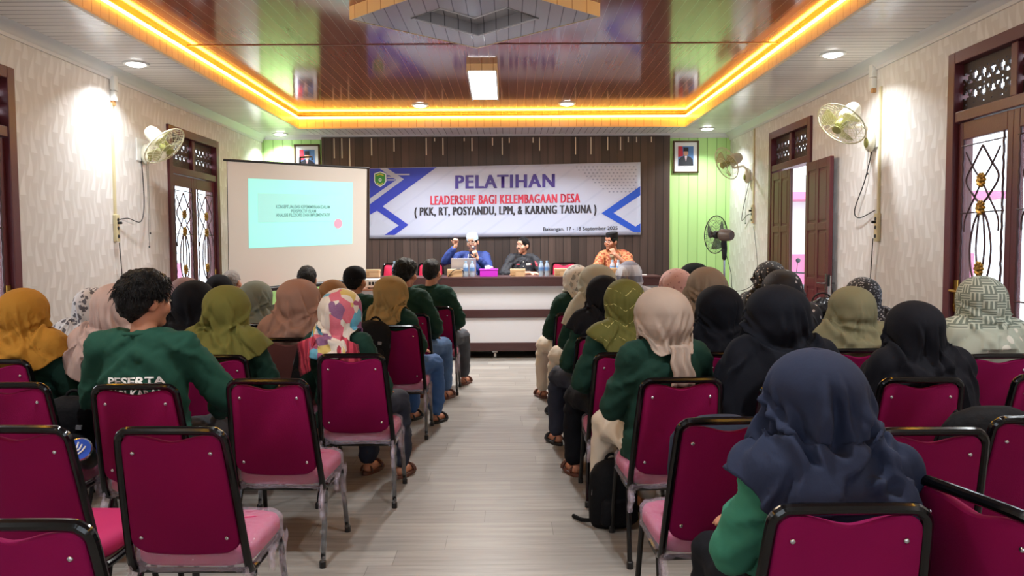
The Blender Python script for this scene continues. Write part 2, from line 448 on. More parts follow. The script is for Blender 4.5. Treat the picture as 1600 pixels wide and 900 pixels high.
def downlight(x, y, z, label, w=DOWN_W):
    t = thing('ceiling_downlight', label, 'ceiling light', (x, y, z), group='round ceiling downlights')
    M().lathe([(0.085, -0.012), (0.11, -0.012), (0.115, -0.004), (0.115, 0.0), (0.085, 0.0)], 28, caps=False).obj('ring', m_white, t)
    M().lathe([(0.001, -0.030), (0.05, -0.028), (0.082, -0.016), (0.092, -0.004), (0.001, -0.004)], 28).obj('diffuser', m_lamp, t)
    area_lamp('lamp', t, 0.12, w, (0.92, 0.97, 1.0), (0, 0, -0.034), spread=126)
for x, y, z, lb in ((-3.44, 11.66, ZC, 'round white downlight at the left end of the strip above the stage wall'), (-3.44, 7.20, ZC, 'round white downlight in the pale ceiling strip over the left wall fan'),
                    (2.90, 11.35, ZC, 'round white downlight above the framed portrait on the right'), (2.90, 6.97, ZC, 'round white downlight in the pale ceiling strip over the right wall fan'),
                    (-1.19, 10.40, ZR, 'round downlight in the brown ceiling left of the square lamp'), (0.77, 10.32, ZR, 'round downlight in the brown ceiling right of the square lamp')):
    downlight(x, y, z, lb, DOWN_W*(1.0 if z < 3.2 else 3.0))
for x, y, z in ((-3.44, 2.7, ZC), (2.90, 2.7, ZC), (-3.44, -1.7, ZC), (2.90, -1.7, ZC), (-1.21, 2.4, ZR), (0.79, 2.4, ZR), (-1.21, -1.2, ZR), (0.79, -1.2, ZR)):
    downlight(x, y, z, 'round white downlight in the ceiling over the rear rows', DOWN_W*1.2)
# square lamp hanging under the brown ceiling
t = thing('ceiling_lamp', 'bright square box lamp hung under the glossy brown ceiling', 'ceiling light', (-0.28, 8.62, ZR))
M().add([(-.16,-.55,-.07),(.16,-.55,-.07),(.16,.55,-.16),(-.16,.55,-.16),(-.16,-.55,0),(.16,-.55,0),(.16,.55,0),(-.16,.55,0)],
        [(0,3,2,1),(4,5,6,7),(0,1,5,4),(1,2,6,5),(2,3,7,6),(3,0,4,7)]).obj('lamp_box', m_fascia_x, t, smooth=0)
sl = math.atan(0.09/1.1)
o = M().cbox((0, 0, 0), (0.285, 1.04, 0.006)).obj('diffuser', m_lamp, t, smooth=0, loc=(0, 0, -0.119)); o.rotation_euler = (-sl, 0, 0)
area_lamp('lamp', t, 0.27, SQUARE_W, (1, 0.98, 0.95), (0, 0, -0.126), (-sl, 0, 0), 'RECTANGLE', 1.0)
for k in (-0.15, 0.15): M().box(k-.008, k+.008, -.55, .55, -.01, .0).obj('edge_rim', m_white, t, smooth=0, loc=(0, 0, -.118)).rotation_euler = (-sl, 0, 0)
# diamond shaped drop ornament with a chevron recess
from mathutils.geometry import tessellate_polygon
t = thing('ceiling_ornament', 'grey diamond shaped panel with a chevron recess hung under the brown ceiling', 'ceiling panel')
OD = [(-1.25, 6.15), (-0.29, 7.05), (0.715, 6.10), (-0.27, 5.22)]; OH = [(-0.76, 6.12), (-0.513, 5.88), (-0.264, 6.13), (-0.017, 5.86), (0.233, 6.137), (-0.259, 6.63)]
zo = 3.235; pts = OD+OH
tr = tessellate_polygon([[Vector((x, y, 0)) for x, y in OD], [Vector((x, y, 0)) for x, y in OH]])
mb = M(); mb.add([(x, y, zo) for x, y in pts], [tuple(f) for f in tr]); mb.add([(x, y, zo+0.088) for x, y in OH], [tuple(range(6))])
n = len(OH)
mb.add([(x, y, zo) for x, y in OH]+[(x, y, zo+.088) for x, y in OH], [(i, (i+1) % n, n+(i+1) % n, n+i) for i in range(n)])
mb.obj('underside_panel', m_ornament, t, smooth=0)
mb = M(); mb.add([(x, y, zo-.004) for x, y in OD]+[(x, y, ZR) for x, y in OD], [(i, (i+1) % 4, 4+(i+1) % 4, 4+i) for i in range(4)])
mb.obj('side_boards', m_fascia_x, t, smooth=0, solid=0.012)
M().tube([(x, y, zo-.002) for x, y in OH], 0.007, 6, closed=True).obj('recess_rim', m_cornice, t)

# ------------------------------------------------------------------ doors
def fret(mb, P, u0, u1, v0, v1, d, cell=0.014):
    nu, nv = max(4, int((u1-u0)/cell)), max(4, int((v1-v0)/cell)); h = v1-v0; p = 0.105
    def hole(u, v):
        a = ((u-u0) % p) - p/2; a2 = (((u-u0)+p/2) % p) - p/2; s = (v-v0)/h
        if s < 0.1 or s > 0.9: return False
        def drop(a, c, hh, w, up):
            q = (s-c)/hh*(1 if up else -1)
            return -1 < q < 1 and abs(a) < w*(1-q)*0.55*(1.0 if q > -0.7 else (q+1)/0.3)
        return drop(a, .68, .11, .040, False) or drop(a2, .62, .06, .032, True) or drop(a, .36, .11, .040, True) or drop(a2, .40, .06, .032, False) \
            or (abs(a)/.010)**2+((s-.51)/.022)**2 < 1 or (abs(a2)/.010)**2+((s-.83)/.022)**2 < 1 or (abs(a2)/.010)**2+((s-.2)/.022)**2 < 1 or (abs(a)/.010)**2+((s-.14)/.02)**2 < 1
    vs = [P(u0+(u1-u0)*i/nu, v0+h*j/nv, d) for j in range(nv+1) for i in range(nu+1)]
    fs = [(j*(nu+1)+i, j*(nu+1)+i+1, (j+1)*(nu+1)+i+1, (j+1)*(nu+1)+i) for j in range(nv) for i in range(nu)
          if not hole(u0+(u1-u0)*(i+.5)/nu, v0+h*(j+.5)/nv)]
    mb.add(vs, fs)
def pbox(mb, P, u0, u1, v0, v1, d0, d1):
    vs = [P(u, v, d) for d in (d0, d1) for v in (v0, v1) for u in (u0, u1)]
    return mb.add(vs, [(0,1,3,2),(4,6,7,5),(0,4,5,1),(2,3,7,6),(0,2,6,4),(1,5,7,3)])
def rosette(parent, P, u, v):
    mb = M(); c = Vector(P(u, v, -0.005)); ax = Vector(P(u, v, 1))-Vector(P(u, v, 0))
    T = Matrix.Translation(c) @ ax.to_track_quat('Z', 'Y').to_matrix().to_4x4()
    mb.lathe([(0.001, 0), (0.036, 0.0), (0.046, 0.008), (0.038, 0.018), (0.022, 0.014), (0.016, 0.026), (0.001, 0.028)], 14, T)
    for k in range(10):
        a = 2*PI*k/10; mb.ell((0.042*math.cos(a), 0.042*math.sin(a), 0.008), (0.015, 0.015, 0.011), T, 8, 6)
    mb.obj('rosette', m_brass, parent)
def glazed_leaf(root, P, u0, u1, zt, hinge_left, handle):
    leaf = M(); st = 0.065
    for a, b in ((u0, u0+st), (u1-st, u1)): pbox(leaf, P, a, b, 0.02, zt, -0.05, -0.01)
    pbox(leaf, P, u0+st, u1-st, zt-0.13, zt, -0.05, -0.01); pbox(leaf, P, u0+st, u1-st, 0.02, 0.75, -0.045, -0.015); pbox(leaf, P, u0+st, u1-st, 0.66, 0.76, -0.05, -0.01)
    lf = leaf.obj('leaf', m_frame, root, smooth=0, bevel=0.005)
    gl = M(); pbox(gl, P, u0+st, u1-st, 0.76, zt-0.13, -0.034, -0.030); gl.obj('glass', m_glass, lf, smooth=0)
    c = (u0+u1)/2; hw = (u1-u0)/2-st; gr = M(); d = -0.004
    for s in (-1, 1):
        gr.tube([P(c+s*(hw-.02), 0.76+(zt-.13-.76)*i/40, d+0.003*math.sin(i*2.2)) for i in range(41)], 0.008, 6)
        top = zt-0.2
        gr.tube(spline([P(c, top, d), P(c+s*.10, top-.12, d), P(c+s*.19, top-.24, d), P(c+s*.09, top-.36, d), P(c, top-.44, d), P(c-s*.09, top-.58, d), P(c-s*.125, top-.76, d), P(c-s*.09, top-.94, d), P(c, top-1.04, d), P(c+s*.12, top-1.2, d), P(c+s*.02, top-1.42, d)], 6), 0.008, 6)
        gr.tube(spline([P(c+s*.20, top-.03, d), P(c+s*.10, top-.16, d), P(c, top-.26, d), P(c-s*.09, top-.38, d), P(c-s*.19, top-.52, d), P(c-s*.20, top-.62, d)], 6), 0.007, 6)
        gr.tube(spline([P(c+s*.02, top-.46, d), P(c+s*.05, top-.75, d), P(c, top-1.02, d)], 8), 0.007, 6)
    for z in (zt-0.18, zt-0.68, zt-1.3): gr.tube([P(c-hw, z, d), P(c+hw, z, d)], 0.0055, 6)
    gr.obj('grille', m_iron, lf)
    for dz in (0.25, 0.45, 0.89): rosette(lf, P, c, zt-0.2-dz)
    if handle:
        uh = (u1-st/2) if hinge_left else (u0+st/2); s = -1 if hinge_left else 1
        h = M(); pbox(h, P, uh-.024, uh+.024, 0.93, 1.17, -0.01, 0.0); h.tube([P(uh, 1.09, 0), P(uh, 1.09, .045), P(uh+s*.12, 1.085, .05)], 0.009, 8)
        h.tube([P(uh, 0.98, 0), P(uh, 0.98, .01)], 0.01, 8); h.obj('handle', m_brass, lf)
def door(name, X, sg, ya, yb, zt, tr, label, kind, handle_side=None):
    P = lambda u, v, d: (X+sg*d, u, v)
    root = tag(struct(thing(name, label, 'door')), label, 'door')
    fr = M(); w = 0.07
    pbox(fr, P, ya-.02, ya+w, 0, zt+.02, -.13, .03); pbox(fr, P, yb-w, yb+.02, 0, zt+.02, -.13, .03); pbox(fr, P, ya+w, yb-w, zt-w, zt+.02, -.13, .03); pbox(fr, P, ya+w, yb-w, tr-.04, tr+.04, -.13, .02)
    c = (ya+yb)/2; pbox(fr, P, c-.035, c+.035, tr+.04, zt-w, -.10, .0)
    fr.obj('frame', m_frame, root, smooth=0, bevel=0.006)
    for a, b in ((ya+w, c-.035), (c+.035, yb-w)):
        f = M(); fret(f, P, a, b, tr+.04, zt-w, -.05); f.obj('carved_transom', m_fret, root, smooth=0, solid=0.015, offset=0)
    if kind == 'glazed':
        glazed_leaf(root, P, ya+w, c, tr-.045, False, handle_side == 'a'); glazed_leaf(root, P, c, yb-w, tr-.045, True, handle_side == 'b')
    return root, P
door('door_1', XL, 1, 8.62, 10.05, 2.80, 2.33, 'glazed maroon double door with iron grilles behind the projection screen stand', 'glazed', 'b')
door('door_2', XL, 1, 4.50, 5.93, 2.80, 2.33, 'maroon double door at the left edge of the room nearest the camera', 'glazed', 'b')
door('door_3', XR, -1, 4.52, 5.95, 2.87, 2.40, 'tall maroon glazed door with iron grille and brass flowers behind the geometric hijab', 'glazed', 'b')
r4, P4 = door('door_4', XR, -1, 8.70, 10.04, 2.87, 2.42, 'maroon double door standing open to the bright yard on the right', 'open')
def panel_leaf(T, name, m, parent, edge, w):
    """a panelled timber leaf of width w, built along local x from its hinge"""
    mb = M(); h, th = 2.36, 0.042
    mb.box(0, w, -th/2+.012, th/2-.012, 0.02, h)
    xs = [(0, .085), (w/2-.04, w/2+.04), (w-.085, w)]; zs = [(0.02, .22), (.56, .66), (.98, 1.08), (1.60, 1.68), (h-.10, h)]
    for a, b in xs: mb.box(a, b, -th/2, th/2, 0.02, h)
    for a, b in zs: mb.box(0.085, w/2-.04, -th/2, th/2, a, b); mb.box(w/2+.04, w-.085, -th/2, th/2, a, b)
    for (a, b) in ((.105, w/2-.06), (w/2+.06, w-.105)):
        for (c, d) in ((.25, .53), (.69, .95), (1.11, 1.57), (1.71, h-.13)): mb.box(a, b, -th/2+.004, th/2-.004, c, d)
    o = mb.obj(name, m, parent, smooth=0, bevel=0.006); o.matrix_local = T
    if edge:
        k = M()
        for s in (-1, 1):
            y = s*th/2; k.box(w-.075, w-.035, min(y, y+s*.006), max(y, y+s*.006), 0.86, 1.14); k.tube([(w-.055, y, 1.04), (w-.055, y+s*.05, 1.04), (w-.17, y+s*.055, 1.035)], 0.009, 8)
        k.box(w, w+.003, -.012, .012, .88, 1.12); k.obj('handle', m_steel, o, smooth=30)
    return o
def leaf_T(hx, hy, dx, dy):
    a = math.atan2(dy, dx); return Matrix.Translation((hx, hy, 0)) @ Matrix.Rotation(a, 4, 'Z')
panel_leaf(leaf_T(3.372, 8.735, -0.042, -.76), 'leaf', m_frame, r4, True, .76)
panel_leaf(leaf_T(3.40, 9.965, 0.0, -1.0), 'leaf', m_doorwood, r4, False, .66)

# ------------------------------------------------------------------ outside the doors
m_ground = mat('pale_concrete', (205, 200, 195), 0.8, vary=0.1)
struct(M().box(3.6, 14, -4, 22, -0.15, -0.05).box(-14, -4.0, -4, 22, -0.15, -0.05).obj('ground_outside', m_ground, smooth=0))
t = thing('pink_house', 'pink fronted house across the yard seen through the open right door', 'building', (8.0, 19.0, -0.05))
m_pink = mat('magenta_wall', (200, 116, 150), 0.7); m_palew = mat('pale_render', (226, 226, 230), 0.6)
M().box(-2.5, 3.5, 0, 0.3, 0, 1.25).obj('pink_wall', m_pink, t, smooth=0); M().box(-2.5, 3.5, 0.05, 0.3, 1.25, 3.2).obj('upper_wall', m_palew, t, smooth=0)
M().box(-2.8, 3.8, -1.0, 0.4, 2.55, 2.72).obj('eaves', m_pink, t, smooth=0)
for x in (-2.2, -1.3, -0.4, 0.5, 1.4): M().box(x-.12, x+.12, -.25, -.02, 0, 2.55).obj('post', m_palew, t, smooth=0)
struct(M().box(7.6, 7.8, 1.5, 11.0, -.05, 3.3).obj('backdrop_outside', mat('pale_blue_backdrop', (168, 188, 214), .7), smooth=0))  # added backdrop, its blue stands in for the sky behind the right door glass
tag(M().caps((3.85, 5.72, 2.35), (3.75, 5.20, .05), .045, .045, 10).obj('timber_prop', m_doorwood), 'dark timber prop leaning outside the right glazed door', 'post')
t = thing('pink_fence', 'pink boundary wall outside the left door', 'fence', (-6.5, 6, -0.05)); M().box(-.1, .1, 3.2, 9, 0, 1.2).obj('fence_wall', m_pink, t, smooth=0)
for y in (3.3, 5, 6.7, 8.4): M().box(-.14, .14, y, y+.25, 0, 1.6).obj('pillar', m_palew, t, smooth=0)
t = thing('motorcycle', 'blue and white motorcycle parked outside the open right door', 'motorcycle', (4.75, 12.35, -0.05), 0.5)
m_blue = mat('blue_paint', (58, 110, 190), 0.25); m_tyre = mat('tyre_rubber', (36, 36, 40), 0.7)
for y in (-0.6, 0.6):
    M().tube([(0, y+.27*math.cos(a*PI/12), .30+.27*math.sin(a*PI/12)) for a in range(24)], .045, 8, closed=True).obj('tyre', m_tyre, t)
    q = M(); q.lathe([(.01, -.03), (.05, -.03), (.05, .03), (.01, .03)], 12, Matrix.Translation((0, y, .30)) @ Matrix.Rotation(PI/2, 4, 'Y'))
    for a in range(6): q.tube([(0, y, .30), (0, y+.25*math.cos(a*PI/3), .30+.25*math.sin(a*PI/3))], .008, 6)
    q.obj('wheel', m_steel, t)
M().chain([(0, .55, .62), (0, .25, .50), (0, -.1, .42), (0, -.4, .62), (0, -.72, .74)], [.10, .13, .15, .13, .06]).obj('body', m_blue, t)
M().chain([(0, .05, .76), (0, -.3, .78), (0, -.6, .82)], [.09, .11, .07]).obj('seat', m_black, t)
q = M(); q.tube([(0, .6, .30), (0, .45, .9), (0, .40, 1.0)], .022, 8); q.tube([(-.33, .30, 1.02), (-.15, .38, 1.03), (.15, .38, 1.03), (.33, .30, 1.02)], .014, 8)
for s in (-1, 1): q.tube([(s*.22, .36, 1.03), (s*.27, .38, 1.2)], .006, 6); q.ell((s*.28, .38, 1.23), (.06, .012, .04))
q.obj('handlebar', m_black, t); M().ell((0, .52, .92), (.10, .09, .10)).obj('headlamp', m_palew, t); M().ell((0, .62, .60), (.06, .26, .06)).obj('mudguard', m_blue, t)

# ------------------------------------------------------------------ banner on the stage wall (image-frame drawing mapped onto the hung sheet)
def banner_mat():
    g = graph('white_printed_vinyl', 0.42)
    k = g.noise(g.obj, 3.0, 4); st = g.math('FRACT', g.math('MULTIPLY', g.math('ADD', g.x, g.math('MULTIPLY', g.z, -1.4)), 2.2))
    c = g.mix(g.math('MULTIPLY', g.math('LESS_THAN', st, .12), g.math('MULTIPLY', k, .8)), (194, 202, 226), (176, 186, 214))
    row = g.math('DIVIDE', g.math('SUBTRACT', 2.672, g.z), .0478); fl = g.math('FLOOR', row); fv = g.math('SUBTRACT', g.math('FRACT', row), .5)
    col = g.math('ADD', g.math('DIVIDE', g.math('SUBTRACT', g.x, 1.0), .0621), g.math('MULTIPLY', g.math('MODULO', g.math('ABSOLUTE', fl), 2.0), .5)); fu = g.math('SUBTRACT', g.math('FRACT', col), .5)
    dot = g.math('LESS_THAN', g.math('ADD', g.math('MULTIPLY', fu, fu), g.math('MULTIPLY', fv, fv)), .055)
    for cond in (g.math('GREATER_THAN', col, fl), g.math('GREATER_THAN', fl, -.5), g.math('LESS_THAN', fl, 8.5), g.math('LESS_THAN', g.x, 1.95)): dot = g.math('MULTIPLY', dot, cond)
    g.color(g.mix(dot, c, (150, 160, 190))); return g.m
m_banner = banner_mat()
m_bviolet = mat('violet_print', (74, 58, 150), 0.45); m_bred = mat('red_print', (214, 58, 84), 0.45); m_bdark = mat('charcoal_print', (58, 54, 62), 0.45)
m_bblue = mat('blue_print', (52, 70, 188), 0.45); m_bblue2 = mat('bright_blue_print', (40, 88, 205), 0.45); m_bgrey = mat('grey_print', (176, 184, 206), 0.45)
BT = [(577, 263), (1001, 253), (1001, 367), (577, 373)]; BW = [(-2.137, 2.641), (2.003, 2.716), (2.007, 1.606), (-2.154, 1.570)]
def bpt(px, py, d=0.0):
    u = (px-577)/424.0; yt = 263-10*u; yb = 373-6*u; v = (yb-py)/(yb-yt)
    x = (BW[3][0]*(1-u)+BW[2][0]*u)*(1-v)+(BW[0][0]*(1-u)+BW[1][0]*u)*v
    z = (BW[3][1]*(1-u)+BW[2][1]*u)*(1-v)+(BW[0][1]*(1-u)+BW[1][1]*u)*v
    return (x, 11.815-d+0.008*math.sin(u*9+1)*(1-v)+0.004*math.sin(u*23+v*4), z)
t = thing('banner', 'wide white and blue event banner reading PELATIHAN hung on the dark boards', 'banner', (0, 0, 0))
M().grid(lambda u, v: bpt(577+424*u, (373-6*u)*(1-v)+(263-10*u)*v), 60, 16).obj('sheet', m_banner, t, smooth=180, solid=0.004, offset=1)
def bpoly(pts, m, name, d):
    mb = M(); tr = tessellate_polygon([[Vector((x, y, 0)) for x, y in pts]])
    bm = bmesh.new(); vs = [bm.verts.new((x, y, 0)) for x, y in pts]
    for f in tr:
        try: bm.faces.new([vs[i] for i in f])
        except Exception: pass
    bmesh.ops.subdivide_edges(bm, edges=bm.edges[:], cuts=3, use_grid_fill=True); bmesh.ops.triangulate(bm, faces=bm.faces[:])
    bm.verts.index_update()
    mb.add([bpt(v.co.x, v.co.y, d) for v in bm.verts], [tuple(v.index for v in f.verts) for f in bm.faces]); bm.free()
    return mb.obj(name, m, t, smooth=180)
bpoly([(577.5, 263.5), (682, 261.2), (597.6, 322.3), (638, 351.2), (616.3, 367.1), (600.5, 367.1), (623, 352.1), (588.9, 329), (577.5, 335.3)], m_bblue, 'blue_chevron', 0.004)
bpoly([(592.7, 263), (604.5, 262.6), (631, 279.8), (577.5, 319), (577.5, 310), (619, 281)], m_bgrey, 'pale_stripe', 0.006)
bpoly([(1000.6, 290.6), (940, 333), (990.5, 362.8), (1000.6, 362.8), (1000.6, 349), (993, 354), (958.7, 332.5), (1000.6, 305)], m_bblue2, 'blue_chevron', 0.004)
bpoly([(577.5, 355), (590, 341), (612, 355), (596, 367.5), (577.5, 367.5)], mat('pale_print', (192, 200, 222), 0.45), 'pale_stripe', 0.002)
def btext(body, x0, x1, y0, y1, wgt, m, bold=0.0):
    me0 = text_mesh(body, x1-x0-2*bold, y1-y0, wgt, (x0+x1)/2, -(y0+y1)/2, space=1.0+.13*(bold > .5)); bm = bmesh.new()
    for k in ((-bold, -bold/2, bold/2, bold, 0) if bold else (0,)):
        n0 = len(bm.verts); bm.from_mesh(me0); bm.verts.ensure_lookup_table()
        for v in bm.verts[n0:]: v.co.x += k
    me = bpy.data.meshes.new('lettering'); bm.to_mesh(me); bm.free()
    sl = -6.5/424.0
    for v in me.vertices:
        px, py = v.co.x, -v.co.y + sl*(v.co.x-(x0+x1)/2)
        v.co = bpt(px, py, 0.007)
    me.materials.append(m); link('lettering', me, t)
c = lambda x, y: (560+x/3.461, 240+y/3.461)
btext('PELATIHAN', c(523, 0)[0], c(1063, 0)[0], c(0, 113)[1], c(0, 185)[1], 0.012, m_bviolet, 0.9)
btext('LEADERSHIF BAGI KELEMBAGAAN DESA', c(388, 0)[0], c(1200, 0)[0], c(0, 221)[1], c(0, 270)[1], 0.0, m_bred, 0.75)
btext('( PKK, RT, POSYANDU, LPM, & KARANG TARUNA )', c(302, 0)[0], c(1288, 0)[0], c(0, 283)[1], c(0, 342)[1], 0.0, m_bdark, 0.75)
btext('Bakungan, 17 - 18 September 2025', c(1000, 0)[0], c(1402, 0)[0], c(0, 395)[1], c(0, 421)[1], 0.0, m_bdark, 0.12)
for i, (x0, x1, y) in enumerate(((605, 640, 272.5), (605, 623, 276.8), (605, 617, 281))):
    bpoly([(x0, y-1.1), (x1, y-1.1), (x1, y+1.1), (x0, y+1.1)], m_bgrey, 'small_print', 0.008)
sh = [(584.5, 271), (589, 269.5), (594, 268), (599, 269.5), (603.5, 271), (603.7, 283), (601, 288), (594, 292), (587, 288), (584.3, 283)]
em = bpoly(sh, mat('emblem_white', (225, 235, 240), .5), 'crest', 0.009)
bpoly([((x-594)*.84+594, (y-280)*.86+280) for x, y in sh], mat('emblem_green', (60, 150, 70), .5), 'crest_field', 0.011)
bpoly([(594+2.6*math.cos(a*PI/6), 281+2.6*math.sin(a*PI/6)) for a in range(12)], MATS['emblem_white'], 'crest_disc', 0.013)
bpoly([(594+1.2*math.cos(a*PI/6), 281+1.2*math.sin(a*PI/6)) for a in range(12)], MATS['emblem_green'], 'crest_dot', 0.015)
bpoly([(588.5, 273.5), (594, 271), (599.5, 273.5), (599.5, 275), (594, 273), (588.5, 275)], mat('emblem_yellow', (220, 205, 80), .5), 'crest_band', 0.013)
bpoly([(589, 285), (594, 287.5), (599, 285), (598.5, 286.6), (594, 289), (589.5, 286.6)], MATS['emblem_yellow'], 'crest_band', 0.013)

# ------------------------------------------------------------------ framed portraits
m_skin_p = mat('printed_skin', (206, 160, 136), 0.5); m_suit = mat('printed_black', (34, 34, 42), 0.5); m_flag = mat('printed_red', (196, 50, 70), 0.5); m_pblue = mat('printed_blue', (90, 130, 185), 0.5)
m_pwhite = mat('picture_mount', (232, 232, 236), 0.4); m_pframe = mat('dark_gilt_frame', (84, 66, 44), 0.35, metal=0.3)
def portrait(x0, x1, z0, z1, label):
    cx, cz = (x0+x1)/2, (z0+z1)/2; w, h = x1-x0, z1-z0; yw = 11.85 if x0 < -2.9 else 11.90
    t = thing('framed_portrait', label, 'picture', (cx, 11.895, cz), group=None)
    fr = M(); a, b = w/2, h/2
    for q in ((-a, -a+.025, -b, b), (a-.025, a, -b, b), (-a, a, -b, -b+.025), (-a, a, b-.025, b)): fr.box(q[0], q[1], -.03, 0, q[2], q[3])
    fr.obj('frame', m_pframe, t, smooth=0, bevel=.004)
    M().box(-a+.02, a-.02, -.012, 0, -b+.02, b-.02).obj('mount', m_pwhite, t, smooth=0)
    pw, ph = w*.30, h*.30; o = .03*h
    pic = M().box(-pw, pw, -.015, -.01, o-ph, o+ph).obj('picture', m_pblue, t, smooth=0)
    f = lambda pts, m, nm, d: M().prism(pts, d, d-.002, lambda u, v, q: (u*pw, q, o+v*ph)).obj(nm, m, pic, smooth=0)
    f([(-1, -.1), (-.35, .0), (-.45, 1), (-1, 1)], m_flag, 'flag', -.0155)
    f([(-.98, -1), (.98, -1), (.9, -.35), (.55, -.1), (.2, -.02), (-.2, -.02), (-.55, -.1), (-.9, -.35)], m_suit, 'suit', -.0175)
    f([(-.16, -.03), (0, -.6), (.16, -.03)], m_pwhite, 'shirt', -.0195); f([(-.05, -.1), (0, -.6), (.05, -.1)], m_flag, 'tie', -.0215)
    f([(.30*math.cos(k*PI/8), .30+.33*math.sin(k*PI/8)) for k in range(16)], m_skin_p, 'face', -.0195)
    f([(-.33, .46), (.33, .46), (.30, .86), (-.30, .86)], m_suit, 'cap', -.0215)
    M().box(-pw*.7, pw*.7, -.0135, -.012, -b*.72, -b*.68).obj('caption_line', mat('caption_grey', (150, 150, 156), .6) if 'caption_grey' not in MATS else MATS['caption_grey'], t, smooth=0)
portrait(-3.30, -2.905, 2.53, 3.02, 'framed portrait of a suited man half hidden by the top of the projection screen')
portrait(2.512, 2.908, 2.552, 3.045, 'framed portrait of a suited man on the green wall right of the banner')

# ------------------------------------------------------------------ projection screen on a tripod
SC = [Vector((-3.039, 8.30, .99)), Vector((-1.832, 9.75, 1.055)), Vector((-1.798, 9.75, 2.425)), Vector((-3.024, 8.30, 2.372))]
sn = (SC[1]-SC[0]).cross(SC[3]-SC[0]).normalized()
if sn.y > 0: sn = -sn
def sp(u, v, d=0.0): return (SC[0]*(1-u)+SC[1]*u)*(1-v)+(SC[3]*(1-u)+SC[2]*u)*v + sn*d
t = thing('projection_screen', 'grey white tripod projection screen showing a pale turquoise slide', 'screen', (0, 0, 0))
m_scr = mat('screen_fabric', (205, 200, 192), 0.7)
M().grid(lambda u, v: sp(u, v), 24, 24).obj('screen_cloth', m_scr, t, smooth=0, solid=.003)
for a, b in ((-.004, .012), (.986, 1.0)):
    M().add([sp(a, 0, .002), sp(b, 0, .002), sp(b, 1, .002), sp(a, 1, .002)], [(0, 1, 2, 3)]).obj('black_edge', m_black, t, smooth=0)
M().tube([sp(-.03, -.02), sp(1.0, -.02)], .028, 12).obj('bottom_bar', m_black, t)
M().tube([sp(-.02, 1.008), sp(1.02, 1.008)], .014, 10).obj('top_bar', m_black, t)
q = M(); b0 = sp(.52, 0, -.06); q.tube([(b0.x, b0.y, .05), (b0.x, b0.y, 2.50)], .013, 8); tp = sp(.52, 1, -.02); q.tube([(b0.x, b0.y, 2.50), (tp.x+.1, tp.y-.03, 2.50), (tp.x+.1, tp.y-.03, 2.46)], .011, 8)
q.obj('stand_pole', m_black, t)
for k in range(3):
    a = PI/2+.9+k*2*PI/3; M().tube([(b0.x, b0.y, .42), (b0.x+.42*math.cos(a), b0.y+.42*math.sin(a), .012)], .012, 8).obj('leg', m_black, t)
sl = mat('slide_light', (150, 226, 218), 0.7, emit=0.42); st = mat('slide_text', (100, 148, 146), 0.7, emit=0.25); sb = mat('slide_box', (150, 212, 206), 0.7, emit=0.42); sr = mat('slide_red', (236, 140, 160), 0.7, emit=0.5)
U0, U1, V0, V1 = .127, .8815, .318, .873
sv = lambda u, v, d: sp(U0+(U1-U0)*u, V0+(V1-V0)*v, d)
pic = M().grid(lambda u, v: sv(u, v, .006), 20, 20).obj('projected_slide', sl, t, smooth=0)
M().grid(lambda u, v: sv(.08+.83*u, .37+.42*v, .008), 20, 20).obj('title_box', sb, pic, smooth=0)
M().add([sv(.845+.042*math.cos(k*PI/10), .335+.075*math.sin(k*PI/10), .012) for k in range(20)], [tuple(range(20))]).obj('red_dot', sr, pic, smooth=0)
for body, w, v in (('KONSEPTUALISASI KEPEMIMPINAN DALAM', .52, .60), ('PERSPEKTIF ISLAM', .24, .535), ('ANALISIS FILOSOFIS DAN IMPLEMENTATIF', .52, .475)):
    me = text_mesh(body, w, .050, .01, .50, v)
    for vv in me.vertices: vv.co = sv(vv.co.x, vv.co.y, .011)
    me.materials.append(st); link('slide_lettering', me, pic)

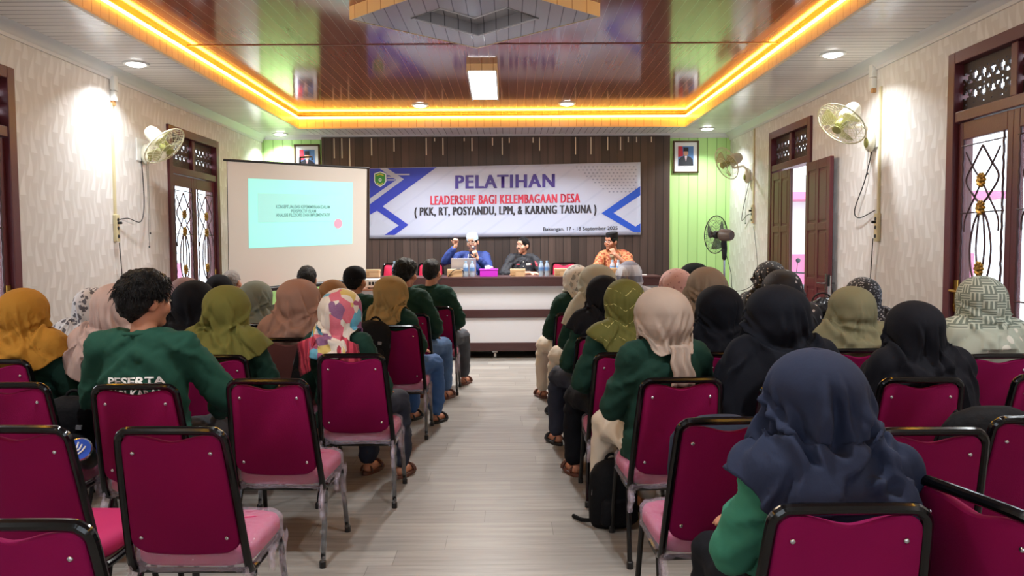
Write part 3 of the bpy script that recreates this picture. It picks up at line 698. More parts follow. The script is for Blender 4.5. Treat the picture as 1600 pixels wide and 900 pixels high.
# ------------------------------------------------------------------ fans
m_cage = mat('pale_fan_wire', (214, 210, 180), 0.3); m_cage_d = mat('dark_fan_wire', (64, 70, 66), 0.3); m_cream = mat('cream_fan_plastic', (226, 220, 200), 0.35)
m_olive = mat('olive_fan_plastic', (150, 150, 84), 0.3); m_blade = mat('tinted_blade', (196, 192, 140), 0.2, alpha=0.62); m_blade_g = mat('grey_blade', (120, 120, 126), 0.2, alpha=0.6); m_fangrey = mat('brown_grey_plastic', (104, 92, 84), 0.4)
def fan_head(root, c, d, R, mw, mb_, mh, mm, roll=0.3):
    T = Matrix.Translation(c) @ Vector(d).to_track_quat('Z', 'Y').to_matrix().to_4x4()
    n = 30
    for nm, sgn, dep in (('front_cage', 1, .075), ('rear_cage', -1, .065)):
        q = M()
        for k in range(n):
            a = 2*PI*k/n; ca, sa = math.cos(a), math.sin(a)
            q.tube([(R*f*ca, R*f*sa, sgn*dep*(1-f**3.2)) for f in (.2, .4, .6, .8, .92, 1.0)], .0016, 4, T=T)
        for f in (.45, .75): q.tube([(R*f*math.cos(k*PI/20), R*f*math.sin(k*PI/20), sgn*dep*(1-f**3.2)) for k in range(40)], .002, 5, closed=True, T=T)
        q.obj(nm, mw, root)
    M().tube([(R*math.cos(k*PI/24), R*math.sin(k*PI/24), 0) for k in range(48)], .0065, 6, closed=True, T=T).obj('cage_rim', mw, root)
    M().lathe([(.001, .070), (.2*R*.9, .070), (.2*R, .078), (.2*R*.8, .088), (.001, .092)], 20, T).obj('badge_disc', mh, root)
    q = M()
    for b in range(3):
        def fn(u, v, b=b):
            r = .04+(R*.80-.04)*v; wd = .95*(v**.5)*(1-.35*v*v)
            a = roll+b*2*PI/3+(u-.5)*wd*1.5; return T @ Vector((r*math.cos(a), r*math.sin(a), (u-.5)*.05))
        q.grid(fn, 10, 10)
    q.obj('blades', mb_, root, smooth=180, solid=.003)
    M().lathe([(.001, -.03), (.045, -.03), (.05, 0), (.042, .035), (.001, .04)], 18, T).obj('hub', mh, root)
    M().lathe([(.001, -.24), (.055, -.235), (.072, -.20), (.078, -.09), (.06, -.062), (.001, -.06)], 20, T).obj('motor', mm, root)
    return T
def wall_fan(label, base, c, d, cord_pts, pulls):
    root = thing('wall_fan', label, 'fan', (0, 0, 0)); B = Vector(base); c = Vector(c); d = Vector(d).normalized()
    s = 1 if base[0] < 0 else -1
    M().box(B.x, B.x+s*.012, B.y-.13, B.y+.13, B.z-.10, B.z+.13).obj('mounting_board', m_white, root, smooth=0, bevel=.004)
    M().ell((B.x+s*.045, B.y, B.z-.03), (.05, .062, .11)).obj('wall_bracket', m_cream, root)
    M().ell((B.x+s*.082, B.y-.01, B.z-.05), (.022, .034, .05)).obj('control_dial', m_olive, root)
    fan_head(root, c, d, .228, m_cage, m_blade, m_olive, m_cream)
    m0 = c-d*.12
    M().tube(spline([(B.x+s*.05, B.y, B.z+.03), (B.x+s*.10, B.y, B.z+.10), tuple(m0+Vector((0, 0, -.10))), tuple(m0)], 6), .017, 10).obj('arm', m_cream, root)
    for k, z in enumerate(pulls): M().tube([(B.x+s*.07, B.y-.02-.03*k, B.z-.1), (B.x+s*.07, B.y-.02-.03*k, z)], .002, 5).ell((B.x+s*.07, B.y-.02-.03*k, z), (.008, .008, .012)).obj('pull_cord', m_cord, root)
    M().tube(spline(cord_pts, 8), .005, 6).obj('power_cord', m_cord, root)
wall_fan('cream wall fan with olive hub on the left wall', (-3.80, 8.02, 2.44), (-3.43, 7.72, 2.46), (.70, -.10, -.70),
         [(-3.79, 7.98, 2.38), (-3.77, 7.97, 1.95), (-3.75, 7.85, 1.72), (-3.76, 7.6, 1.74), (-3.785, 7.45, 1.72)], (1.60, 1.46))
wall_fan('cream wall fan with olive hub on the right wall, nearest the camera', (3.40, 7.20, 2.44), (2.97, 6.93, 2.52), (-.66, -.28, -.70),
         [(3.39, 7.22, 2.34), (3.37, 7.32, 2.05), (3.36, 7.5, 1.78), (3.37, 7.42, 1.70), (3.385, 7.14, 1.76)], (2.10,))
wall_fan('cream wall fan seen edge on near the right end of the stage', (3.40, 10.90, 2.45), (2.95, 10.5, 2.55), (-.86, -.28, -.42),
         [(3.39, 10.9, 2.36), (3.37, 11.1, 2.0), (3.36, 11.15, 1.80), (3.37, 10.95, 1.86), (3.385, 10.8, 1.88)], (1.75,))
root = thing('pedestal_fan', 'tall black pedestal fan standing by the green wall near the corner', 'fan', (2.68, 9.60, 0))
fan_head(root, Vector((-.09, .06, 1.575)), (-.62, .76, .05), .235, m_cage_d, m_blade_g, m_black, m_fangrey)
M().lathe([(.19, 0), (.19, .02), (.06, .045), (.025, .07)], 24).obj('base', m_black, root)
M().tube([(0, 0, .05), (0, 0, 1.35)], .012, 10).obj('pole', m_steel, root); M().tube([(0, 0, .05), (0, 0, 1.0)], .02, 12).obj('lower_pole', m_black, root)
M().chain([(0, 0, 1.28), (0, 0, 1.40), (-.01, -.01, 1.50)], [.028, .036, .035]).obj('neck', m_black, root)
M().tube(spline([(0.02, 0, 1.34), (.1, .05, 1.1), (.22, .3, .85), (.6, .6, 1.0), (.68, 1.0, 1.7)], 8), .004, 6).obj('power_cord', m_cord, root)
# conduit, sockets and boxes on the side walls
def socket_strip(X, s, y, z, label, zc, yc):
    t = thing('socket_strip', label, 'power strip', (X, y, z))
    M().box(0, s*.035, -.032, .032, -.13, .13).obj('casing', m_beige, t, smooth=0, bevel=.006)
    q = M()
    for k in (-.08, 0, .08): q.lathe([(.001, 0), (.018, 0), (.018, .003), (.001, .003)], 12, Matrix.Translation((s*.035, 0, k)) @ Matrix.Rotation(s*PI/2, 4, 'Y'))
    q.obj('outlets', m_black, t); M().tube([(s*.035, -.0, .05), (s*.07, -.0, .05)], .013, 8).obj('plug', m_black, t)
    o = M().box(X, X+s*.018, y-.014, y+.014, z+.13, zc).obj('cable_conduit', m_beige, smooth=0); tag(o, 'slim cable conduit above the '+label.split(' with')[0].split(' beside')[0].split(' behind')[0], 'conduit')
socket_strip(XL, 1, 7.42, 1.64, 'beige socket strip on the left wall with two plugs', 2.83, 7.42)
socket_strip(XR, -1, 7.08, 1.60, 'beige socket strip on the right wall beside the open door leaf', 2.88, 7.08)
socket_strip(XR, -1, 10.72, 1.87, 'beige socket strip in the right corner behind the pedestal fan', 3.05, 10.72)
for X, s, y, z, lb in ((XL, 1, 7.44, 2.96, 'small white wall box under the left cornice'), (XR, -1, 7.21, 3.0, 'small white wall box under the right cornice')):
    t = thing('wall_box', lb, 'switch box', (X, y, z)); M().box(0, s*.05, -.035, .035, -.01, .13).obj('casing', m_white, t, smooth=0, bevel=.006); M().box(0, s*.045, -.03, .03, -.11, -.012).obj('lower_casing', m_white, t, smooth=0, bevel=.006)
    M().box(0, s*.03, -.02, .02, -.15, -.11).obj('connector', mat('tan_plastic', (190, 140, 90), .5) if 'tan_plastic' not in MATS else MATS['tan_plastic'], t, smooth=0)
for X, s, y, z0, z1, lb in ((XL, 1, 7.40, 0, 1.5, 'black cable hanging down from the left socket strip'), (XR, -1, 7.09, 0, 1.5, 'black cable hanging down from the right socket strip')):
    o = M().tube(spline([(X+s*.05, y, z1), (X+s*.04, y+.05, 1.2), (X+s*.02, y+.12, .8), (X+s*.02, y+.14, .3), (X+s*.02, y+.14, z0+.006)], 6), .0045, 6).obj('wall_cable', m_cord); tag(o, lb, 'cable')

# ------------------------------------------------------------------ stage, desk and what stands on it
struct(M().box(-2.85, 2.45, 10.62, 11.85, 0, .33).obj('stage_floor', mat('dark_stage_carpet', (60, 48, 46), .8), smooth=0))
m_desk = mat('dark_walnut_laminate', (72, 46, 46), 0.3, vary=0.25, vscale=4, stretch=(1, 20, 20)); m_dwhite = mat('white_laminate', (222, 224, 230), 0.3)
t = thing('panel_desk', 'long stage desk with dark walnut bands and white front panels on casters', 'desk', (0, 0, 0))
DX0, DX1 = -2.32, 1.97
M().box(DX0, DX1, 9.84, 10.54, 1.02, 1.05).obj('desktop', m_desk, t, smooth=0, bevel=.004)
M().box(DX0, DX1, 9.84, 9.87, .93, 1.02).obj('apron', m_desk, t, smooth=0)
M().box(DX0+.06, DX1-.06, 9.90, 9.92, .63, .93).obj('upper_panel', m_dwhite, t, smooth=0)
M().box(DX0, DX1, 9.84, 9.90, .525, .63).obj('middle_band', m_desk, t, smooth=0, bevel=.003)
M().box(DX0+.02, DX1-.02, 9.86, 9.88, .204, .525).obj('lower_panel', m_dwhite, t, smooth=0)
M().box(DX0, DX1, 9.84, 10.50, .097, .204).obj('plinth', m_desk, t, smooth=0, bevel=.003)
for x in (DX0, DX1-.05): M().box(x, x+.05, 9.845, 10.5, .204, 1.02).obj('side_panel', m_desk, t, smooth=0)
for x, y in ((-.2, 9.92), (-2.2, 9.92), (1.85, 9.92), (-.2, 10.4), (-2.2, 10.4), (1.85, 10.4)):
    q = M().box(x-.035, x+.035, y-.02, y+.02, .07, .097); q.lathe([(.001, -.014), (.036, -.014), (.036, .014), (.001, .014)], 16, Matrix.Translation((x, y, .037)) @ Matrix.Rotation(PI/2, 4, 'Y')); q.obj('caster', m_white, t)
DT = 1.05
m_kraft = mat('kraft_card', (214, 180, 138), 0.6); m_kraft_d = mat('kraft_flap', (190, 154, 112), 0.6)
for x, y, lb in ((-.717, 10.02, 'kraft snack box left of the bottle pair in front of the laptop'), (.10, 9.98, 'kraft snack box in front of the man in the black shirt'), (.68, 10.05, 'kraft snack box in front of the empty red stage chair'), (-1.80, 10.05, 'kraft snack box at the left end of the desk beside the projector'), (1.40, 10.12, 'kraft snack box in front of the man in orange batik')):
    b = thing('snack_box', lb, 'box', (x, y, DT), group='kraft snack boxes on the desk')
    M().box(-.095, .095, -.06, .06, 0, .085).obj('box_body', m_kraft, b, smooth=0, bevel=.004); M().box(-.099, .099, -.064, .064, .068, .10).obj('lid', m_kraft, b, smooth=0, bevel=.004); M().box(-.097, -.03, -.0655, -.063, .02, .07).obj('tuck_flap', m_kraft_d, b, smooth=0)
m_water = mat('clear_bottle', (200, 218, 236), 0.06, alpha=0.55); m_cap = mat('pale_blue_cap', (160, 196, 226), .4); m_lab = mat('blue_bottle_label', (96, 140, 196), .4)
def bottle(x, y, lb):
    b = thing('water_bottle', lb, 'bottle', (x, y, DT), group='water bottles on the desk')
    M().lathe([(.001, 0), (.028, 0), (.032, .008), (.032, .04), (.029, .05), (.032, .06), (.032, .135), (.027, .155), (.014, .178), (.013, .185)], 18).obj('bottle_body', m_water, b)
    M().lathe([(.0325, .075), (.0333, .076), (.0333, .12), (.0325, .121)], 18).obj('paper_label', m_lab, b); M().lathe([(.001, .184), (.0155, .184), (.0155, .205), (.001, .206)], 14).obj('cap', m_cap, b)
for x, lb in ((-.575, 'left water bottle of the pair in front of the laptop'), (-.49, 'right water bottle of the pair in front of the laptop'), (.405, 'left water bottle of the pair beside the man in black'), (.48, 'right water bottle of the pair beside the man in black'),
              (1.36, 'left water bottle of the pair before the man in batik'), (1.44, 'right water bottle of the pair before the man in batik'), (-1.50, 'water bottle at the left of the desk near the red chair')):
    bottle(x, 9.97 if x < 1 else 10.2, lb)
b = thing('tissue_box', 'magenta tissue box with a white tissue on the desk', 'tissue box', (-.275, 10.0, DT)); m_mag = mat('magenta_plastic', (206, 50, 214), .35)
M().box(-.115, .115, -.06, .06, 0, .085).obj('box_body', m_mag, b, smooth=0, bevel=.006); M().box(-.12, .12, -.065, .065, .082, .102).obj('lid', m_mag, b, smooth=0, bevel=.005)
M().add([(-.05, 0, .10), (.05, .01, .10), (.06, 0, .125), (.0, -.01, .15), (-.055, .01, .14), (0, .03, .105), (0, -.03, .105)], [(0, 5, 4), (5, 1, 2), (5, 2, 3), (5, 3, 4), (0, 4, 6), (6, 4, 3), (6, 3, 2), (6, 2, 1)]).obj('tissue', m_white, b)
b = thing('laptop', 'open silver laptop in front of the man in the blue blazer', 'laptop', (-.615, 10.22, DT)); m_sil = mat('silver_laptop', (178, 178, 184), .35, metal=.3)
M().box(-.16, .16, 0, .22, 0, .016).obj('keyboard_base', m_sil, b, smooth=0, bevel=.004)
o = M().box(-.165, .165, -.006, .006, 0, .225).obj('screen_lid', m_sil, b, smooth=0, bevel=.004, loc=(0, 0, .016)); o.rotation_euler = (math.radians(10), 0, 0)
for pts, lb in (([(-.95, 10.05, DT+.006), (-.85, 9.93, DT+.03), (-.88, 9.83, DT+.0), (-.93, 9.82, .85), (-1.0, 9.75, .4), (-1.05, 9.7, .006)], 'thin cable hanging down over the desk front on the left'), ([(-.80, 9.95, DT+.006), (-.72, 9.93, DT+.09), (-.62, 9.94, DT+.09), (-.60, 10.0, DT+.006)], 'black cable arching over the snack box beside the laptop')):
    tag(M().tube(spline(pts, 8), .005, 6).obj('cable', m_cord), lb, 'cable')
tag(M().tube(spline([(1.6, 10.2, DT+.006), (1.72, 10.25, DT+.006), (1.82, 10.2, DT+.006)], 6), .006, 6).obj('cable', m_white), 'short white cable lying on the right end of the desk', 'cable')
# projector on its little table, red table, black table
m_pinkmetal = mat('pink_orange_metal', (214, 130, 118), .4)
t = thing('projector_table', 'small table with thin pinkish legs carrying the white projector', 'table', (-1.48, 8.72, 0))
M().box(-.30, .26, -.2, .2, .955, .98).obj('tabletop', mat('tan_tabletop', (196, 140, 116), .4), t, smooth=0, bevel=.004)
for x in (-.27, .23):
    for y in (-.17, .17): M().tube([(x, y, 0), (x, y, .955)], .013, 8).obj('leg', m_pinkmetal, t)
M().tube([(-.27, -.17, .75), (.23, -.17, .75)], .01, 8).tube([(-.27, .17, .75), (.23, .17, .75)], .01, 8).obj('stretcher', m_pinkmetal, t)
t = thing('projector', 'white box shaped projector on the small pink legged table', 'projector', (-1.48, 8.72, .98), .15)
M().box(-.16, .16, -.125, .125, .012, .105).obj('casing', m_white, t, smooth=0, bevel=.012)
M().lathe([(.001, 0), (.035, 0), (.038, .03), (.028, .035), (.001, .03)], 18, Matrix.Translation((-.07, .125, .06)) @ Matrix.Rotation(-PI/2, 4, 'X')).obj('lens', m_black, t)
q = M()
for k in range(6): q.box(-.12+k*.035, -.097+k*.035, -.127, -.124, .04, .075)
q.obj('port_panel', m_black, t, smooth=0)
for x in (-.12, .12): M().lathe([(.012, 0), (.012, .014)], 10, Matrix.Translation((x, -.09, 0))).obj('foot', m_black, t)
m_redt = mat('bright_red_cloth', (226, 40, 78), .6)
t = thing('red_table', 'small red covered table seen under the projection screen', 'table', (-2.66, 8.55, 0))
M().box(-.2, .2, -.15, .15, .74, .79).obj('tabletop', m_redt, t, smooth=0, bevel=.006); M().box(-.19, .19, -.145, .145, .45, .74).obj('skirt', m_redt, t, smooth=0)
for x in (-.16, .16):
    for y in (-.11, .11): M().tube([(x, y, 0), (x, y, .46)], .015, 8).obj('leg', m_black, t)
m_blackc = mat('black_table_cloth', (38, 38, 44), .55)
t = thing('black_table', 'low black covered table by the open door leaf on the right', 'table', (2.98, 7.45, 0))
M().box(-.36, .34, -.28, .28, .72, .75).obj('tabletop', m_blackc, t, smooth=0, bevel=.005); M().box(-.355, .335, -.275, .275, .15, .72).obj('cloth_skirt', m_blackc, t, smooth=0)
for x in (-.3, .28):
    for y in (-.22, .22): M().box(x-.02, x+.02, y-.02, y+.02, 0, .16).obj('leg', m_black, t, smooth=0)

# ------------------------------------------------------------------ stacking chairs
m_tube = mat('gloss_black_tube', (10, 10, 12), 0.14, spec=0.45)
m_maroon = mat('maroon_chair_back', (124, 9, 68), 0.8, bump=0.12, bscale=260, vary=0.08, vscale=5, spec=0.15)
m_crim = mat('crimson_seat_fabric', (172, 30, 88), 0.75, bump=0.1, bscale=200)
m_stage = mat('red_stage_chair', (186, 24, 66), 0.7)
m_brownb = mat('brown_chair_back', (104, 58, 54), 0.7)
m_film = mat('clear_plastic_film', (236, 222, 244), 0.05, alpha=0.24, bump=1.0, bscale=38, spec=0.8)
m_wrapf = mat('thin_clear_wrap', (240, 240, 244), 0.12, alpha=0.14, bump=1.0, bscale=60, spec=0.8)
def chair(name, back_m, seat_m, film, label, loc, rz):
    t = thing(name, label, 'chair', loc, rz)
    ya = lambda z: -.205-(z-.46)*.235
    side = [(.199, -.02, .345), (.201, -.13, .345), (.201, -.172, .358), (.199, ya(.43), .43), (.189, ya(.62), .62), (.180, ya(.76), .76), (.177, ya(.80), .80)]
    top = [(.172, ya(.835), .835), (.155, ya(.855), .853), (.13, ya(.862), .860)]
    pts = side+top+[(0, ya(.862), .861)]
    path = pts+[(-x, y, z) for x, y, z in pts[-2::-1]]
    M().tube(spline(path, 4), .0142, 10).obj('back_frame', m_tube, t)
    # padded back panel with a dip along its top edge
    def outline(n=14):
        zb, zt = .425, .846; out = []
        w0, w1 = .184, .166; r = .045
        for i in range(n+1):
            x = -w0+r+(2*(w0-r))*i/n; out.append((x, zb-.014*(1-(x/w0)**2)))
        for a in range(1, 6): q = -90+15*a; out.append((w0-r+r*math.cos(math.radians(q)), zb+r+r*math.sin(math.radians(q))))
        out += [(w0, zb+r+.01), (w0+(w1-w0)*.5, (zb+zt)/2), (w1, zt-r)]
        for a in range(1, 6): q = 15*a; out.append((w1-r+r*math.cos(math.radians(q)), zt-r+r*math.sin(math.radians(q))))
        for i in range(n+1):
            x = (w1-r)-(2*(w1-r))*i/n; out.append((x, zt-.024*math.exp(-(x/.07)**2)))
        for a in range(1, 6): q = 90+15*a; out.append((-w1+r+r*math.cos(math.radians(q)), zt-r+r*math.sin(math.radians(q))))
        out += [(-w1, zt-r), (-w0-(w1-w0)*.5, (zb+zt)/2), (-w0, zb+r+.01)]
        for a in range(1, 6): q = 180+15*a; out.append((-w0+r+r*math.cos(math.radians(q)), zb+r+r*math.sin(math.radians(q))))
        return out
    ol = outline(); cz = .635; mb = M(); n = len(ol); rings = ((.97, -.012), (1.0, -.006), (1.0, .008), (.95, .028), (.75, .042), (.35, .048))
    for s, d in rings: mb.v += [Vector((x*s, ya(cz+(z-cz)*s)+d, cz+(z-cz)*s)) for x, z in ol]
    for i in range(len(rings)-1):
        for k in range(n): l = (k+1) % n; mb.f.append((i*n+k, i*n+l, (i+1)*n+l, (i+1)*n+k)); mb.mi.append(0)
    mb.f.append(tuple(range(n))); mb.f.append(tuple((len(rings)-1)*n+k for k in range(n))); mb.mi += [0, 0]
    bk = mb.obj('backrest', back_m, t, smooth=50)
    for x, z in ((-.128, .785), (.128, .785), (-.145, .478), (.145, .478)):
        M().ell((x, ya(z)-.014, z), (.0068, .004, .0068), None, 10, 6).obj('screw', m_steel, bk)
    # seat cushion: rounded slab
    def slab(gx, gy, z0, z1, puff):
        q = M(); so = []
        for k in range(40):
            a = 2*PI*k/40; ca, sa = math.cos(a), math.sin(a); e = .38
            so.append((gx*abs(ca)**e*(1 if ca > 0 else -1), gy*abs(sa)**e*(1 if sa > 0 else -1)))
        rr_ = ((.94, z0), (1.0, z0+.014), (1.0, z1-.022), (.965, z1-.006), (.86, z1+puff*.4), (.5, z1+puff), (.12, z1+puff*1.15))
        for s, z in rr_: q.v += [Vector((x*s, y*s+.01, z)) for x, y in so]
        for i in range(len(rr_)-1):
            for k in range(40): l = (k+1) % 40; q.f.append((i*40+k, i*40+l, (i+1)*40+l, (i+1)*40+k)); q.mi.append(0)
        q.f.append(tuple(range(40))); q.f.append(tuple((len(rr_)-1)*40+k for k in range(40))); q.mi += [0, 0]
        return q
    seat = slab(.205, .195, .362, .430, .012).obj('seat', seat_m, t, smooth=70)
    if film:
        rn = random.Random(5); q = M(); nu = 72
        def fl(u, v):
            a = 2*PI*u; ca, sa = math.cos(a), math.sin(a); e = .36
            k = noise.noise(Vector((ca*4, sa*4, v*3)))
            if v > .45:
                s = 1-(v-.45)/.55*.97; z = .436+.014*(1-s)+.004*k*(1 if s > .3 else .3); g = 1.02*s
            else:
                hang = .012+.05*max(0, noise.noise(Vector((ca*2.2+3, sa*2.2, 1))))+.03*max(0, noise.noise(Vector((ca*7, sa*7, 5))))
                z = .432-(1-v/.45)*(.070+hang); g = 1.035+.05*k*(1-v/.45)+.012*math.sin(a*19)
            return (.205*g*abs(ca)**e*(1 if ca > 0 else -1), .195*g*abs(sa)**e*(1 if sa > 0 else -1)+.01, z)
        q.grid(fl, nu, 16, closeu=True)
        for cx, cy, L in ((.20, -.19, .16), (.205, .16, .20), (-.2, -.19, .12), (.21, .02, .10)):
            q.grid(lambda u, v, cx=cx, cy=cy, L=L: (cx+.012*math.sin(u*9+v*4), cy+(u-.5)*.07*(1-.4*v)+.012*math.sin(v*9), .365-L*v+.012*math.sin(u*7)), 7, 9)
        q.obj('plastic_cover', m_film, seat, smooth=180)
    q = M(); R4 = [(.196, -.165, .345), (.196, .165, .345), (.165, .195, .345), (-.165, .195, .345), (-.196, .165, .345), (-.196, -.165, .345)]
    q.tube(R4, .0105, 8, closed=True); q.tube([(-.2, -.15, .335), (.2, -.15, .335)], .009, 8); q.obj('seat_frame', m_tube, t)
    for s in (-1, 1):
        for pts in ([(s*.198, -.120, .345), (s*.212, -.235, .0)], [(s*.198, .150, .345), (s*.210, .205, .0)]):
            lg = M().tube([pts[0], tuple((Vector(pts[0])*.02+Vector(pts[1])*.98))], .0115, 8).obj('leg', m_tube, t)
            M().lathe([(.015, 0), (.0155, .03), (.012, .034)], 10, Matrix.Translation(pts[1])).obj('foot_cap', m_black, lg)
            if film and s > 0: M().tube([tuple(Vector(pts[0]).lerp(Vector(pts[1]), f)+Vector((.003*math.sin(f*30), .003*math.cos(f*23), 0))) for f in [i/14 for i in range(1, 14)]], [.015+.004*math.sin(i*2.1) for i in range(13)], 8).obj('plastic_wrap', m_wrapf, lg, smooth=180)
    return t
CH = {}
def put_chair(kind, x, y, rz, label, z=0.0, group='maroon stacking chairs for the audience'):
    if kind not in CH:
        a = {'film': (m_maroon, m_crim, True), 'bare': (m_maroon, m_crim, False), 'stage': (m_stage, m_stage, False), 'brown': (m_brownb, m_crim, True)}[kind]
        CH[kind] = chair('stacking_chair', a[0], a[1], a[2], label, (x, y, z), rz); CH[kind]['group'] = group
        return CH[kind]
    return dup(CH[kind], (x, y, z), rz, label, group)
for kd, x, y, rz, lb in (
    ('film', -1.055, 3.65, -.05, 'empty maroon chair with plastic wrapped pink seat beside the aisle, behind the colourful scarf'),
    ('film', -1.091, 2.75, -.03, 'empty maroon chair in the left front, its pink seat wrapped in shiny plastic'),
    ('bare', -1.608, 2.78, -.04, 'empty maroon chair at the left edge whose crimson seat has no plastic'),
    ('film', -1.075, 1.91, .0, 'maroon chair cut off at the bottom left corner of the view'),
    ('film', -2.177, 3.59, 0, 'empty maroon chair at the left edge holding a black bag'),
    ('film', .722, 2.84, .05, 'empty maroon chair on the right aisle with a navy backpack on its seat'),
    ('film', 1.36, 1.83, -1.31, 'maroon chair at the bottom right corner turned sideways to the rows'),
    ('film', 1.320, 2.68, 0, 'empty maroon chair behind the navy hijab woman, left of the black backpack'),
    ('film', 1.800, 2.83, -.03, 'maroon chair at the right edge with a large black backpack on it'),
    ('film', 2.400, 3.65, 0, 'maroon chair cut off by the right edge, two places right of a black hijab')):
    put_chair(kd, x, y, rz, lb)
for x, lb in ((-1.68, 'empty red chair on the stage at the left end of the desk'), (-1.16, 'red chair on the stage hidden behind the short haired man by the aisle'), (.81, 'empty red chair on the stage between the man in black and the man in batik')):
    put_chair('stage', x, 11.05, PI+.03, lb, .33, 'red chairs behind the desk')
for k in range(3): put_chair('stage', 2.82+.13*k, 9.15+.02*k, PI/2, 'bright red chair in the leaning row of folded away chairs by the right wall', .0+.20, 'red chairs stacked by the right wall')
t = thing('low_platform', 'low dark platform under the red chairs near the right wall', 'platform', (2.95, 9.17, 0)); M().box(-.42, .44, -.30, .32, 0, .17).obj('platform_box', m_blackc, t, smooth=0); M().box(-.44, .45, -.32, .34, .17, .20).obj('platform_top', m_desk, t, smooth=0)

# ------------------------------------------------------------------ bags
m_bagk = mat('black_nylon', (15, 16, 20), .7, spec=.15, bump=.25, bscale=30); m_bagn = mat('navy_nylon', (38, 45, 60), .7, spec=.15, bump=.2, bscale=30); m_zip = mat('grey_zip', (120, 122, 128), .4)
def backpack(label, loc, rot, m, w=.30, d=.17, h=.42, strap=True, loop=True):
    t = thing('backpack', label, 'bag', loc, rot=rot)
    M().loft([(0.0, w*.44, d*.42, 0, 0), (.03, w*.5, d*.5, 0, 0), (h*.5, w*.51, d*.55, 0, .0), (h*.8, w*.48, d*.48, 0, 0), (h*.93, w*.38, d*.36, 0, 0), (h, w*.2, d*.16, 0, 0)], 28).obj('body', m, t, smooth=180)
    M().loft([(h*.08, w*.36, d*.22, 0, -d*.42), (h*.12, w*.40, d*.26, 0, -d*.44), (h*.42, w*.38, d*.24, 0, -d*.42), (h*.48, w*.3, d*.12, 0, -d*.42)], 24).obj('front_pocket', m, t, smooth=180)
    M().tube([(w*.48*math.cos(a), -d*.1, h*.5+h*.42*math.sin(a)) for a in [PI*k/16 for k in range(17)]], .006, 6).obj('zip', m_zip, t)
    if loop: M().tube(arc((0, .02, h*.97), .035, 0, 180, 10), .008, 8).obj('grab_handle', m, t)
    if strap:
        for s in (-1, 1): M().tube(spline([(s*w*.2, d*.4, h*.92), (s*w*.3, d*.75, h*.6), (s*w*.34, d*.6, h*.2), (s*w*.36, d*.35, h*.08)], 6), .013, 6).obj('strap', m, t)
    M().box(w*.2, w*.3, -d*.6, -d*.5, h*.55, h*.61).obj('buckle', m_zip, t, smooth=0)
    return t
backpack('black backpack hanging on the chair back behind the khaki hijab woman', (-1.02, 5.50, .55), (-.1, .12, 0), m_bagk, .26, .16, .37, False)
backpack('narrow black bag hanging on the brown chair back left of the colourful scarf', (-1.31, 4.76, .50), (-.1, .18, 0), m_bagk, .17, .14, .40, False)
backpack('navy backpack lying on the empty right aisle chair, its top above the chair back', (.77, 2.80, .450), (-.06, .03, PI), m_bagn, .37, .16, .375, True, False)
backpack('large black backpack on the chair at the right edge of the view', (1.79, 2.83, .450), (0, .0, .1), m_bagk, .40, .17, .39, True, False)
backpack('black bag on the floor beneath the chair of the beige hijab woman', (.53, 3.93, 0), (0, 0, .3), m_bagk, .26, .18, .34, False)
tag(M().tube(spline([(.42, 3.90, .03), (.37, 3.96, .012), (.33, 4.02, .012)], 6), .011, 6).obj('bag_strap', m_bagk), 'loose black strap lying in the aisle beside the floor bag', 'strap')
backpack('black bag on the left edge chair, below the mustard hijab woman', (-2.10, 3.60, .450), (0, .1, .2), m_bagk, .24, .15, .30, False)
t = thing('flask', 'black flask with a round blue lid lying tilted on the left edge chair', 'flask', (-1.96, 3.52, .47), rot=(1.0, .55, 0)); 
M().lathe([(.001, .0), (.045, 0), (.048, .01), (.048, .19), (.044, .2)], 24).obj('flask_body', m_black, t); M().lathe([(.048, .19), (.052, .193), (.052, .206), (.046, .209)], 24, caps=False).obj('lid_rim', m_steel, t)
M().lathe([(.001, .205), (.046, .205), (.046, .209), (.001, .21)], 24).obj('lid', mat('blue_lid', (40, 84, 190), .3), t)
q = M()
for k in range(3): q.tube([(-.022+k*.016, -.022, .212), (-.012+k*.014, .0, .213), (-.022+k*.018, .022, .212)], .004, 6)
q.obj('lid_marking', m_white, t)
t = thing('handbag', 'crumpled black handbag lying on the black table by the door', 'bag', (3.0, 7.38, .75))
q = M(); q.ell((-.06, 0, .07), (.17, .12, .075)); q.ell((.1, 0, .09), (.14, .11, .10)); q.ell((.02, 0, .11), (.1, .08, .08))
me = fuse(q, 'handbag_body', .012, 3)
for v in me.vertices: v.co += v.normal*(.014*noise.noise(v.co*22)+.008*noise.noise(v.co*50))
for v in me.vertices: v.co.z = max(v.co.z, 0.001)
me.materials.append(mat('black_leather', (28, 28, 32), .3)); link('bag_body', me, t); M().tube(arc((.0, -.02, .13), .10, 10, 170, 12), .008, 6).obj('handle', m_black, t)
t = thing('umbrella', 'closed navy umbrella standing against the open door leaf', 'umbrella', (3.22, 7.80, 0), rot=(0, .02, 0))
M().loft([(.03, .008, .008, 0, 0), (.12, .022, .022, 0, 0), (.75, .034, .034, 0, 0), (.85, .014, .014, 0, 0)], 14).obj('furled_canopy', mat('navy_cloth', (36, 40, 66), .6), t); M().tube([(0, 0, 0), (0, 0, 1.1)], .006, 8).obj('shaft', m_steel, t); M().tube([(0, 0, 1.02), (0, 0, 1.13), (0, .0, 1.14)], .014, 10).obj('grip', m_black, t)

